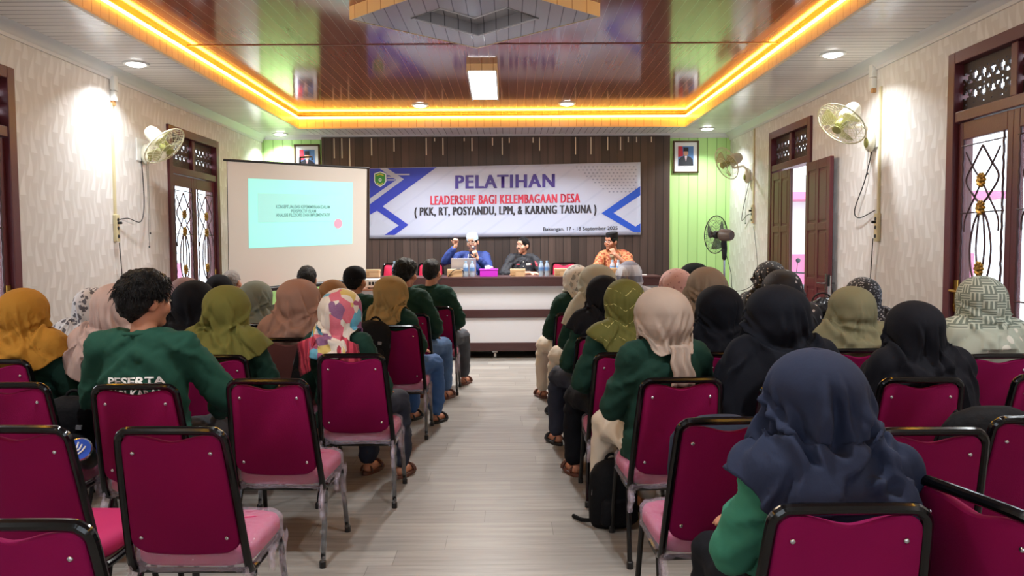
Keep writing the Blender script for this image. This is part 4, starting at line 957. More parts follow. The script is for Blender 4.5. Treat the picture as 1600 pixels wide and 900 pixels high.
# ------------------------------------------------------------------ people
m_skin = mat('warm_skin', (182, 126, 100), .5, sss=.08); m_skin2 = mat('light_skin', (206, 156, 132), .5, sss=.08)
m_hair = mat('black_hair', (13, 12, 14), .42, spec=.3, bump=.9, bscale=60, stretch=(3, 3, .5)); m_hairg = mat('grey_hair', (128, 122, 120), .5, bump=.5, bscale=60)
m_eye = mat('dark_eye', (26, 20, 18), .2); m_brow = mat('dark_brow', (40, 30, 28), .6)
m_green = mat('dark_green_shirt', (26, 56, 47), .85, spec=.2, bump=.18, bscale=14, vary=.08, vscale=20)
m_blk = mat('black_cloth', (16, 18, 25), .85, spec=.2, bump=.12, bscale=14); m_dgrey = mat('dark_grey_trousers', (62, 66, 74), .8, bump=.15, bscale=14)
m_navyt = mat('navy_trousers', (34, 40, 58), .8, bump=.15, bscale=14); m_jean = mat('blue_denim', (58, 98, 156), .8, bump=.15, bscale=60, vary=.12, vscale=9); m_jean2 = mat('faded_denim', (70, 102, 146), .8, bump=.15, bscale=60, vary=.14, vscale=9)
m_creamt = mat('cream_trousers', (206, 197, 182), .8, bump=.15, bscale=14); m_sandal = mat('brown_leather', (92, 54, 42), .5); m_shoe = mat('black_shoe', (26, 26, 28), .45)
m_batik0 = graph('orange_batik', .7)
_g = m_batik0; _n = _g.vor(_g.obj, 26.0, 'F1', 'Distance'); _k = _g.noise(_g.obj, 18, 5)
_f = _g.math('GREATER_THAN', _g.math('ADD', _n, _g.math('MULTIPLY', _k, .5)), .72)
_g.color(_g.mix(_f, (146, 62, 30), (184, 124, 80))); m_batik = _g.m
m_blazer = mat('royal_blue_blazer', (34, 56, 122), .7, bump=.1, bscale=20); m_bshirt = mat('black_field_shirt', (30, 32, 40), .7, bump=.15, bscale=16)
def cloth(name, c, rough=.85, bump=.10): return mat(name, c, rough, bump=bump, bscale=26, vary=.05, vscale=7, spec=.2)
def pat_blocks():
    g = graph('patchwork_scarf', .7)
    mp = g.nt.nodes.new('ShaderNodeMapping'); mp.inputs['Scale'].default_value = (17, 17, 14); mp.inputs['Rotation'].default_value = (.3, .4, .5); g.link(g.obj, mp.inputs[0])
    v = g.vor(mp.outputs[0], 1.0, 'F1', 'Color', .8); s = g.nt.nodes.new('ShaderNodeSeparateColor'); g.link(v, s.inputs[0])
    r = g.nt.nodes.new('ShaderNodeValToRGB'); r.color_ramp.interpolation = 'CONSTANT'
    cols = [(0, (222, 212, 200)), (.30, (150, 34, 100)), (.44, (60, 158, 190)), (.56, (206, 84, 110)), (.68, (205, 178, 84)), (.76, (214, 206, 196)), (.9, (120, 60, 120))]
    while len(r.color_ramp.elements) < len(cols): r.color_ramp.elements.new(.5)
    for e, (p, c) in zip(r.color_ramp.elements, cols): e.position = p; e.color = lin(c)+(1,)
    g.link(s.outputs[0], r.inputs[0]); k = g.noise(g.obj, 160, 2)
    g.color(g.mix(g.math('MULTIPLY', k, .25), r.outputs[0], (200, 190, 185))); return g.m
def pat_spots(name, base, spot, scale, th, n2=.5):
    g = graph(name, .75); d = g.vor(g.obj, scale, 'F1', 'Distance'); k = g.noise(g.obj, scale*2.3, 3)
    f = g.math('LESS_THAN', g.math('ADD', d, g.math('MULTIPLY', g.math('SUBTRACT', k, .5), n2)), th); g.color(g.mix(f, base, spot)); return g.m
def pat_plaid():
    g = graph('plaid_scarf', .75); a = g.math('FRACT', g.math('MULTIPLY', g.z, 6.5)); b = g.math('FRACT', g.math('MULTIPLY', g.math('ADD', g.x, g.math('MULTIPLY', g.y, .6)), 6.5))
    f = g.math('LESS_THAN', a, .38); h = g.math('LESS_THAN', b, .38)
    c = g.mix(g.math('MULTIPLY', f, .8), (206, 212, 226), (96, 98, 120)); g.color(g.mix(g.math('MULTIPLY', h, .4), c, (120, 124, 150))); return g.m
def pat_weave():
    g = graph('sage_geometric_scarf', .75); w = .042
    a = g.math('ARCTAN2', g.x, g.math('MULTIPLY', g.y, -1.0)); uu = g.math('MULTIPLY', a, .125); zz = g.z
    i = g.math('FLOOR', g.math('DIVIDE', uu, w)); j = g.math('FLOOR', g.math('DIVIDE', zz, w)); par = g.math('ABSOLUTE', g.math('MODULO', g.math('ADD', i, j), 2.0))
    s1 = g.math('GREATER_THAN', g.math('FRACT', g.math('DIVIDE', uu, w/3)), .42); s2 = g.math('GREATER_THAN', g.math('FRACT', g.math('DIVIDE', zz, w/3)), .42)
    f = g.math('ADD', g.math('MULTIPLY', par, s1), g.math('MULTIPLY', g.math('SUBTRACT', 1.0, par), s2))
    up = g.math('GREATER_THAN', g.z, .98); fl = g.math('LESS_THAN', g.vor(g.obj, 11, 'F1', 'Distance'), .30)
    low = g.mix(fl, (176, 182, 166), (222, 218, 204)); c = g.mix(f, (192, 198, 182), (118, 128, 116)); g.color(g.mix(up, low, c)); return g.m
def pat_chev():
    g = graph('olive_stitched_scarf', .8); z2 = g.math('ADD', g.z, g.math('MULTIPLY', g.math('PINGPONG', g.math('ADD', g.x, 1.0), .05), .8))
    f1 = g.math('LESS_THAN', g.math('FRACT', g.math('MULTIPLY', z2, 11.5)), .05); d = g.math('GREATER_THAN', g.noise(g.obj, 60, 2), .5)
    g.color(g.mix(g.math('MULTIPLY', f1, d), (92, 92, 36), (186, 180, 116))); g.bump(g.noise(g.obj, 24, 3), .1, .02); return g.m

def head_T(h, yaw, pitch, tilt):
    return Matrix.Translation(h) @ Matrix.Rotation(yaw, 4, 'Z') @ Matrix.Rotation(pitch, 4, 'X') @ Matrix.Rotation(tilt, 4, 'Y')
def add_head(mb, T):
    e = lambda c, r: mb.ell(c, r, T, 24, 16)
    e((0, -.005, .02), (.076, .097, .095)); e((0, .028, -.045), (.060, .068, .068)); e((0, .066, -.092), (.030, .030, .024))
    for s in (-1, 1):
        e((s*.040, .060, -.028), (.034, .034, .038)); e((s*.030, .086, .022), (.026, .014, .011)); e((s*.078, -.008, -.008), (.013, .026, .034)); e((s*.082, -.012, .002), (.012, .018, .02)); e((s*.013, .098, -.026), (.011, .012, .009))
    mb.caps((0, .092, .012), (0, .110, -.020), .009, .013, 10, T); e((0, .091, -.052), (.024, .011, .008)); e((0, .089, -.064), (.020, .012, .008)); e((0, .082, .05), (.05, .02, .03))
def hand(mb, w, d, n, s, curl=.5, spread=.05):
    w = Vector(w); d = Vector(d).normalized(); n = Vector(n); n = (n-d*n.dot(d)).normalized(); lat = d.cross(n)*s
    for i in range(4):
        o = lat*(.027-.018*i); k = w+d*.084+o; mb.caps(w+d*.008+o*.55, k, .0145, .0125, 8)
        p = k; ang = 0; dd = (d+lat*spread*(1.5-i)).normalized(); L = (.070, .078, .072, .057)[i]
        for j, fr in enumerate((.45, .32, .23)):
            ang += curl*(.55, .95, .7)[j]; v = dd*math.cos(ang)-n*math.sin(ang); q = p+v*L*fr; mb.caps(p, q, .0098-.0007*j, .0092-.0008*j, 8); p = q
    b = w+d*.022+lat*.020; v = (d*.62+lat*.72-n*.35).normalized(); m = b+v*.042; mb.caps(b, m, .014, .0115, 8); v2 = (d*.9+lat*.25-n*(.2+.4*curl)).normalized(); mb.caps(m, m+v2*.034, .0112, .009, 8)
DIM = {'f': dict(sh=.168, shz=.975, hz=1.140, hy=-.055), 'm': dict(sh=.192, shz=1.030, hz=1.195, hy=-.06)}
def pose(sex, kind='lap', **kw):
    D = DIM[sex]; p = dict(sex=sex, yaw=0, pitch=0, tilt=0, hx=0, hy=D['hy'], hz=D['hz'])
    s, z = D['sh'], D['shz']; ex = .245 if sex == 'f' else .285
    p['el'] = {-1: (-ex, -.02, z-.30), 1: (ex, -.02, z-.30)}; p['wr'] = {-1: (-.125, .20, .625), 1: (.125, .20, .625)}
    p['hd'] = {-1: (.35, .9, -.15), 1: (-.35, .9, -.15)}; p['hn'] = {-1: (0, .1, 1), 1: (0, .1, 1)}; p['curl'] = {-1: .35, 1: .35}; p['sleeve'] = .93
    p.update(kw); return p
def anatomy(p):
    sex = p['sex']; D = DIM[sex]; s, z = D['sh'], D['shz']; H = (p['hx'], p['hy'], p['hz']); T = head_T(H, p['yaw'], p['pitch'], p['tilt'])
    f = 1.0 if sex == 'm' else .94
    skin = M(); add_head(skin, T)
    skin.caps((0, -.095, z-.03), (H[0]*.7, H[1]-.012, H[2]-.055), .058*f, .052*f, 16)
    tor = lambda g: [(.47, .165*g*f, .115*g, 0, -.035), (.58, .160*g*f, .110*g, 0, -.05), (.72, .148*g*f, .105*g, 0, -.07), (.86, .160*g*f, .108*g, 0, -.09), (z-.06, .158*g*f, .095*g, 0, -.098), (z, .10*g*f, .068*g, 0, -.098)]
    skin.loft([(a, b*.88, c*.86, d, e) for a, b, c, d, e in tor(1.0)], 24)
    sh = M(); sh.loft([(.440, .195*f, .165, 0, -.02)]+[(a, b*1.17, c*1.15, d, e) for a, b, c, d, e in tor(1.0)[1:-1]]+[(z+.0, .125*f, .082, 0, -.098), (z+.035, .078*f, .070, 0, -.094)], 32)
    for q in (-1, 1):
        S_ = (q*(s-.012), -.098, z-.035); E_, W_ = p['el'][q], p['wr'][q]
        skin.chain([(q*.05, -.095, z-.02), S_, E_, W_], [.05, .05, .038, .028], 12); hand(skin, W_, p['hd'][q], p['hn'][q], q*-1 if False else q, p['curl'][q])
        k = p['sleeve']; W2 = tuple(E_[i]+(W_[i]-E_[i])*k for i in range(3))
        if k > 0: sh.chain([(q*.06, -.096, z-.012), S_, E_, W2], [.062, .073, .062, .046], 16)
        else: sh.chain([(q*.06, -.096, z-.012), S_, tuple(S_[i]+(E_[i]-S_[i])*.92 for i in range(3))], [.062, .073, .068], 16)
    legs = M(); legs.loft([(.430, .175*f, .14, 0, -.02), (.50, .185*f, .15, 0, -.02), (.58, .165*f, .12, 0, -.04)], 24); shoes = []
    for q in (-1, 1):
        hp, kn, an = (q*.088, -.02, .522), (q*.125, .395, .515), (q*.12, .425, .10)
        skin.chain([hp, kn, an], [.075, .052, .036], 12); skin.caps((q*.12, .41, .045), (q*.125, .56, .032), .036, .026, 10)
        legs.chain([hp, (q*.11, .20, .525), kn], [.092, .086, .074], 16); legs.chain([kn, (q*.125, .43, .30), (q*.12, .425, .13)], [.072, .064, .066 if sex == 'f' else .058], 16)
        w = M(); w.loft([(0, .045, .125, q*.122, .485), (.012, .047, .128, q*.122, .485), (.022, .045, .125, q*.122, .485)], 20)
        w.tube(arc((q*.122, .53, .02), .047, 0, 180, 8), .012, 6).tube(arc((q*.122, .40, .02), .045, 0, 180, 8), .007, 6); shoes.append(w)
    return skin, sh, legs, shoes, T
PC = {}; BASE = {}; WORN = {}
def people_meshes(key, p, wr=1.0):
    if key in PC: return PC[key]
    skin, sh, legs, shoes, T = anatomy(p); rn = sum(map(ord, key)) % 97
    body = fuse(skin, 'body', .0075, 3); shirt = fuse(sh, 'shirt', .013, 5); BASE[key] = BVHTree.FromPolygons([v.co.copy() for v in shirt.vertices], [tuple(q.vertices) for q in shirt.polygons]); tr = fuse(legs, 'trousers', .015, 5)
    for me, amp in ((shirt, .0125*wr), (tr, .009*wr)):
        for v in me.vertices:
            c = v.co; sx = abs(c.x); wz = .05*noise.noise(c*6)
            k = noise.noise(Vector((sx*4+rn*(1 if c.x > 0 else 2), c.y*4.5, (c.z+wz)*9+sx*8))); k2 = noise.noise(Vector((c.x*13, c.y*12+rn, (c.z+wz)*24-sx*13)))
            v.co += v.normal*max(-.008, amp*(.95*(1-3.2*abs(k))+.35*(1-3*abs(k2))))
    WORN[key] = BVHTree.FromPolygons([v.co.copy() for v in shirt.vertices], [tuple(q.vertices) for q in shirt.polygons])
    PC[key] = (body, shirt, tr, [w.mesh('sandal') for w in shoes], T); return PC[key]
def eyes_mesh(T):
    q = M()
    for s in (-1, 1):
        q.ell((s*.031, .0975, .004), (.014, .006, .0065), T, 12, 8, 0); q.ell((s*.031, .1015, .004), (.006, .004, .006), T, 10, 6, 1)
        q.tube([T @ Vector((s*(.014+.034*k/5), .103-.010*(k/5)**2, .024+.006*math.sin(k/5*PI))) for k in range(6)], .0042, 6, mi=1)
    return q
def hair_mesh(T, seed, top=.026, side=.014, nape=-.085, front=.055, spiky=.006, strands=0):
    q = M(); nu, nv = 72, 40; rn = random.Random(seed); off = Vector((seed*3.1, 0, 0)); vs = {}; fs = []
    def P(i, j):
        a = 2*PI*i/nu; e = PI/2-PI*.86*j/nv; d = Vector((math.sin(a)*math.cos(e), math.cos(a)*math.cos(e), math.sin(e))); b = Vector((d.x*.077, d.y*.099-.005, d.z*.097+.02))
        fr = max(0, math.cos(a)); bk = max(0, -math.cos(a)); line = front*fr+nape*bk+(-.012)*(1-fr-bk) if fr+bk < 1 else front*fr+nape*bk
        if abs(math.sin(a)) > .75 and fr > 0: line = max(line, .012)
        m = smooth01(line-.012, line+.035, b.z); th = m*(side+(top-side)*smooth01(.03, .11, b.z))
        th += m*spiky*(noise.noise(b*38+off)+.7*noise.noise(Vector((b.x*95, b.y*95, b.z*30))+off)); return T @ (b+d*max(th, -.004)), b.z > line-.012
    pts = [[P(i, j) for i in range(nu)] for j in range(nv+1)]
    vv = [pts[j][i][0] for j in range(nv+1) for i in range(nu)]
    for j in range(nv):
        for i in range(nu):
            k = (i+1) % nu
            if pts[j][i][1] or pts[j+1][i][1]: fs.append((j*nu+i, j*nu+k, (j+1)*nu+k, (j+1)*nu+i))
    q.add(vv, fs)
    for _ in range(strands):
        a = rn.uniform(0, 2*PI); e = rn.uniform(.0, 1.45); i = int(a/(2*PI)*nu) % nu; j = int((PI/2-e)/(PI*.86)*nv)
        p0, ok = pts[j][i]
        if not ok: continue
        c0 = T @ Vector((0, -.01, .0)); n = (p0-c0).normalized(); dn = (Vector((rn.uniform(-.5, .5), rn.uniform(-.5, .5), -.7))).normalized(); L = rn.uniform(.02, .05)
        q.tube([p0-n*.006, p0+n*.005+dn*L*.4, p0+n*.004+dn*L], [.0028, .0022, .0004], 4)
    return q
HST = {  # hem drops (back, side, front), head half width, shoulder cone, folds, twist, neck pinch
    'drape': dict(hem=(.47, .37, .40), hw=.122, cone=1.0, fold=.010, tw=7, neck=1.0, bun=.01),
    'short': dict(hem=(.41, .30, .36), hw=.118, cone=.86, fold=.010, tw=6, neck=.94, bun=.02),
    'cape': dict(hem=(.66, .58, .56), hw=.126, cone=1.06, fold=.012, tw=4, neck=1.10, bun=.015),
    'long': dict(hem=(.56, .46, .48), hw=.124, cone=.95, fold=.009, tw=1.5, neck=1.12, bun=.02),
    'wrap': dict(hem=(.315, .285, .33), hw=.132, cone=.62, fold=.007, tw=9, neck=.90, bun=.03)}
def hijab_mesh(seed, style, yaw=0.0, fwd=0.0, bvh=None, worn=None, **kw):
    st = dict(HST[style]); st.update(kw); rn = random.Random(seed*13+5); hw, cone, bun, nk = st['hw'], st['cone'], st['bun'], st['neck']
    hy = DIM['f']['hy']; top = 1.270
    RG = [(.125, hw, hw*1.12+bun, hw*.98), (.19, hw*.985, hw*1.10+bun, hw*.92), (.235, hw*.93*nk, hw*1.0+bun*.8, hw*.86), (.275, (hw*.95*nk)+.02*cone, .128+bun*.4, .118),
          (.315, .168*cone+.01, .140+bun*.3, .135), (.36, .215*cone+.012, .152+bun*.2, .155), (.44, .250*cone+.012, .165, .185), (.55, .268*cone+.01, .172, .205), (.85, .285*cone+.01, .178, .22)]
    nu, nv = 168, 84; hb, hs, hf = st['hem']
    A, V = np.meshgrid(np.arange(nu)/nu*2*PI, np.arange(nv)/(nv-1)); ca, sa = np.cos(A), np.sin(A); As = np.where(A > PI, A-2*PI, A)
    ph = [rn.uniform(0, 6.28) for _ in range(12)]
    hem = hs+(hb-hs)*np.clip(ca, 0, 1)**1.4+(hf-hs)*np.clip(-ca, 0, 1)**1.4+.008*np.sin(A*9+ph[0])+.006*np.sin(A*4+ph[1])
    DZ = hem*V**1.25
    zs = [r[0] for r in RG]; R3 = []
    for c in (1, 2, 3):
        q = np.interp(DZ, zs, [r[c] for r in RG]); q = .5*q+.25*(np.interp(DZ-.02, zs, [r[c] for r in RG])+np.interp(DZ+.02, zs, [r[c] for r in RG]))
        R3.append(np.where(DZ < .125, RG[0][c]*np.sqrt(np.clip(1-np.clip(1-DZ/.125, 0, 1)**2.1, 0, 1)), q))
    rx, rb, rf = R3; sm = lambda a, b, x: (lambda t: t*t*(3-2*t))(np.clip((x-a)/(b-a), 0, 1))
    F = 1.35*st['fold']/.010; D = np.zeros_like(DZ)
    ridges = []
    for _ in range(9):
        a0 = rn.uniform(-1.9, 1.9); ridges.append((a0, rn.uniform(.05, .15), a0*1.15+rn.uniform(-.7, .7)+.08*st['tw']*rn.choice((-.5, 1)), rn.uniform(.36, .75), rn.uniform(.006, .013), rn.uniform(.011, .022)))
    ridges += list(st.get('extra', ()))
    for _ in range(6):
        s = rn.choice((-1, 1)); ridges.append((s*rn.uniform(1.5, 2.3), rn.uniform(.10, .24), -s*rn.uniform(-.3, .8), rn.uniform(.28, .44), rn.uniform(.006, .012), rn.uniform(.010, .017)))
    for _ in range(8):
        a0 = rn.uniform(-2.6, 2.6); ridges.append((a0, rn.uniform(.27, .34), a0*1.2+rn.uniform(-.25, .25), rn.uniform(.5, .8), rn.uniform(.008, .015), rn.uniform(.014, .026)))
    K = .16
    for a0, z0, a1, z1, h, w in ridges:
        dx, dz = (a1-a0)*K, z1-z0; L2 = dx*dx+dz*dz; t = ((As-a0)*K*dx+(DZ-z0)*dz)/L2
        d = ((As-a0)*K*dz-(DZ-z0)*dx)/math.sqrt(L2)+.010*np.sin(t*5+a0*7)
        ww = w*(.6+.9*np.clip(t, 0, 1)); D += h*F*sm(-.05, .30, t)*(1-sm(.85, 1.15, t))*(np.exp(-(d/ww)**2)-.55*np.exp(-((d-1.7*ww)/ww)**2))
    D += F*.004*sm(.05, .2, DZ)*(np.sin(As*3+DZ*17+ph[2])*np.sin(DZ*23-As*2+ph[3])+.6*np.sin(As*7-DZ*31+ph[4]))
    if 'pl' in st: fa, fk, ft = st['pl']; tri = np.abs(((As*fk/6.283+DZ*ft+.25*np.sin(As*2+ph[5])) % 1)*2-1)*2-1; D += fa*tri*sm(.07, .2, DZ)*(.6+.4*np.sin(As*3.1+DZ*6+ph[6]))
    D = np.clip(D, -.022, .036)
    X = rx*sa; Y = -(np.where(ca > 0, rb, rf)*ca); yw = yaw*(1-sm(.20, .37, DZ)); c, s = np.cos(yw), np.sin(yw)
    P = np.stack([X*c-Y*s, hy+fwd*(1-sm(.22, .40, DZ))-.045*sm(.24, .36, DZ)+X*s+Y*c, top-DZ], -1)
    def clear(P, gap):
        for j in range(nv):
            if P[j, :, 2].min() > 1.06: continue
            for i in range(nu):
                p = Vector(P[j, i])
                if p.z > 1.06: continue
                loc, nor, idx, dist = bvh.find_nearest(p)
                if loc is not None and (p-loc).dot(nor) < gap: P[j, i] = loc+nor*gap
        return P
    def relax(P, n):
        for _ in range(n):
            Q = (np.roll(P, 1, 1)+np.roll(P, -1, 1))*.25+P*.5; R = Q.copy(); R[1:-1] = Q[1:-1]*.5+(Q[:-2]+Q[2:])*.25
            w = sm(.20, .28, DZ)[..., None]; P = P*(1-w)+R*w
        return P
    if bvh is not None:
        for _ in range(3): P = relax(clear(P, .026), 7)
        P = clear(P, .027)
    du = np.roll(P, -1, 1)-np.roll(P, 1, 1); dv = np.empty_like(P); dv[1:-1] = P[2:]-P[:-2]; dv[0] = P[1]-P[0]; dv[-1] = P[-1]-P[-2]
    nr = np.cross(dv, du); nr /= np.maximum(np.linalg.norm(nr, axis=-1, keepdims=True), 1e-9); out = P-np.array([0, hy-.03, 1.05]); sgn = np.sign((nr*out).sum(-1).mean())
    P = P+nr*sgn*np.where(P[..., 2] < 1.0, np.maximum(D, -.002), D)[..., None]*(V > .03)[..., None]
    lim = -.205-(P[..., 2]-.46)*.235+.058; low = (P[..., 2] < .87) & (np.abs(P[..., 0]) < .2); P[..., 1] = np.where(low & (P[..., 1] < lim), lim, P[..., 1])
    P = [Vector(p) for p in P.reshape(-1, 3)]
    for i, p in enumerate(P):
        if worn is None or p.z > 1.06: continue
        loc, nor, idx, dist = worn.find_nearest(p)
        if loc is not None and (p-loc).dot(nor) < .010: P[i] = loc+nor*.010
    q = M(); fs = []
    for j in range(nv-1):
        for i in range(nu):
            a = 2*PI*(i+.5)/nu-PI; dz = DZ[j][nu//2]
            if abs(a) < 1.0 and ((DZ[j][i]-.130)/.082)**2+(a/.78)**2 < 1: continue
            k = (i+1) % nu; fs.append((j*nu+i, j*nu+k, (j+1)*nu+k, (j+1)*nu+i))
    q.add(P, fs)
    if style == 'wrap':
        def tail(u, v):
            return ((u-.5)*(.085+.03*v)+.02*v+.006*math.sin(v*11), hy-.165-.030*math.sin(v*2.2)-.012*math.sin(u*13)-.012, top-.26-.19*v)
        q.grid(tail, 12, 14)
    return q
def patch(shirt_me, polys_or_mesh, name, m, parent, back=True, off=.005):
    """lay flat x-z artwork onto the shirt surface"""
    bvh = BVHTree.FromPolygons([v.co for v in shirt_me.vertices], [tuple(p.vertices) for p in shirt_me.polygons])
    me = polys_or_mesh; sg = -1 if back else 1
    bm = bmesh.new(); bm.from_mesh(me); bmesh.ops.triangulate(bm, faces=bm.faces[:])
    lg = [e for e in bm.edges if e.calc_length() > .012]
    if lg: bmesh.ops.subdivide_edges(bm, edges=lg, cuts=3, use_grid_fill=True); bmesh.ops.triangulate(bm, faces=bm.faces[:])
    bm.to_mesh(me); bm.free()
    for v in me.vertices:
        x, z = v.co.x, v.co.y; hit = bvh.ray_cast(Vector((x, sg*1.0, z)), Vector((0, -sg, 0)))
        y = hit[0].y+sg*off if hit[0] is not None else sg*.2
        v.co = (x, y, z)
    me.materials.append(m); return link(name, me, parent)
def flat_poly(pts, cuts=4):
    bm = bmesh.new(); vs = [bm.verts.new((x, z, 0)) for x, z in pts]
    for f in tessellate_polygon([[Vector((x, z, 0)) for x, z in pts]]): bm.faces.new([vs[i] for i in f])
    bmesh.ops.subdivide_edges(bm, edges=bm.edges[:], cuts=cuts, use_grid_fill=True); bmesh.ops.triangulate(bm, faces=bm.faces[:]); me = bpy.data.meshes.new('flat'); bm.to_mesh(me); bm.free(); return me
HC = {}
def seated(label, x, y, ztop, rz, key, p, shirt_m, trous_m, head, skin_m=m_skin, shoe_m=m_shoe, z0=0.0, wr=1.0, group=None, scale_xy=None):
    std = 1.272 if p['sex'] == 'f' else 1.332
    s = ztop/std; t = thing('person', label, 'person', (x, y, z0), rz, group); t.scale = (scale_xy or s, scale_xy or s, s)
    body, shirt, tr, shoes, T = people_meshes(key, p, wr)
    def put(name, me, m):
        k = (me.name, m.name)
        if k not in HC:
            c = me.copy(); c.materials.clear(); c.materials.append(m); HC[k] = c
        return link(name, HC[k], t)
    b = put('body', body, skin_m); so = put('shirt', shirt, shirt_m); put('trousers', tr, trous_m)
    for w in shoes: put('sandal', w, shoe_m)
    if p['sex'] == 'm':
        ckk = ('collar', 'm')
        if ckk not in HC: HC[ckk] = M().tube([(.079*math.cos(a*PI/16), -.094+.072*math.sin(a*PI/16), 1.052-.008*math.sin(a*PI/16)) for a in range(32)], .011, 8, closed=True).mesh('collar', 180)
        put('collar', HC[ckk], shirt_m)
    ek = ('eyes', key)
    if ek not in HC:
        me = eyes_mesh(T).mesh('eyes'); me.materials.append(m_white); me.materials.append(m_eye); HC[ek] = me
    link('eyes', HC[ek], t)
    kind = head[0]
    if kind == 'hijab':
        _, seed, style, m, kw = head
        hm = hijab_mesh(seed, style, p['yaw'], bvh=BASE[key], worn=WORN[key], **kw); hm.obj('hijab', m, t, smooth=180, solid=.004)
    elif kind == 'hair':
        _, seed, m, kw = head; hair_mesh(T, seed, **kw).obj('hair', m, t, smooth=180)
    elif kind == 'cap':
        hair_mesh(T, head[1], top=.012, side=.016, nape=-.11, spiky=.009, strands=120).obj('hair', m_hair, t, smooth=180)
        q = M(); q.lathe([(.100, .0), (.102, .03), (.094, .07), (.070, .105), (.035, .122), (.006, .126), (.001, .126)], 28, T @ Matrix.Translation((0, -.008, .022)) @ Matrix.Diagonal((.98, 1.16, .92, 1)))
        q.grid(lambda u, v: T @ Vector(((u-.5)*.15, .095+.075*v*math.cos((u-.5)*2.4), .035-.02*v-.03*(2*u-1)**2)), 12, 6); q.obj('cap', m_blk, t, smooth=60)
    t_s = so; return t, shirt, T, so
LAPF, LAPM = pose('f'), pose('m')
PF2 = pose('f', el={-1: (-.225, .0, .69), 1: (.235, -.01, .70)}, wr={-1: (.03, .19, .66), 1: (-.03, .22, .70)}, hd={-1: (1, .3, 0), 1: (-1, .3, 0)})
Hj = lambda seed, style, m, **kw: ('hijab', seed, style, m, kw)
C_ = {}
def chair_label(lb):
    w = lb.replace('person in an ', 'the ').replace('person in a ', 'the ').replace('young man', 'the young man').replace('man w', 'the man w').split(',')[0].split()
    return 'maroon chair under '+' '.join(w[:12])
def ck(name, rgb, **kw):
    if name not in C_: C_[name] = cloth(name, rgb, **kw)
    return C_[name]
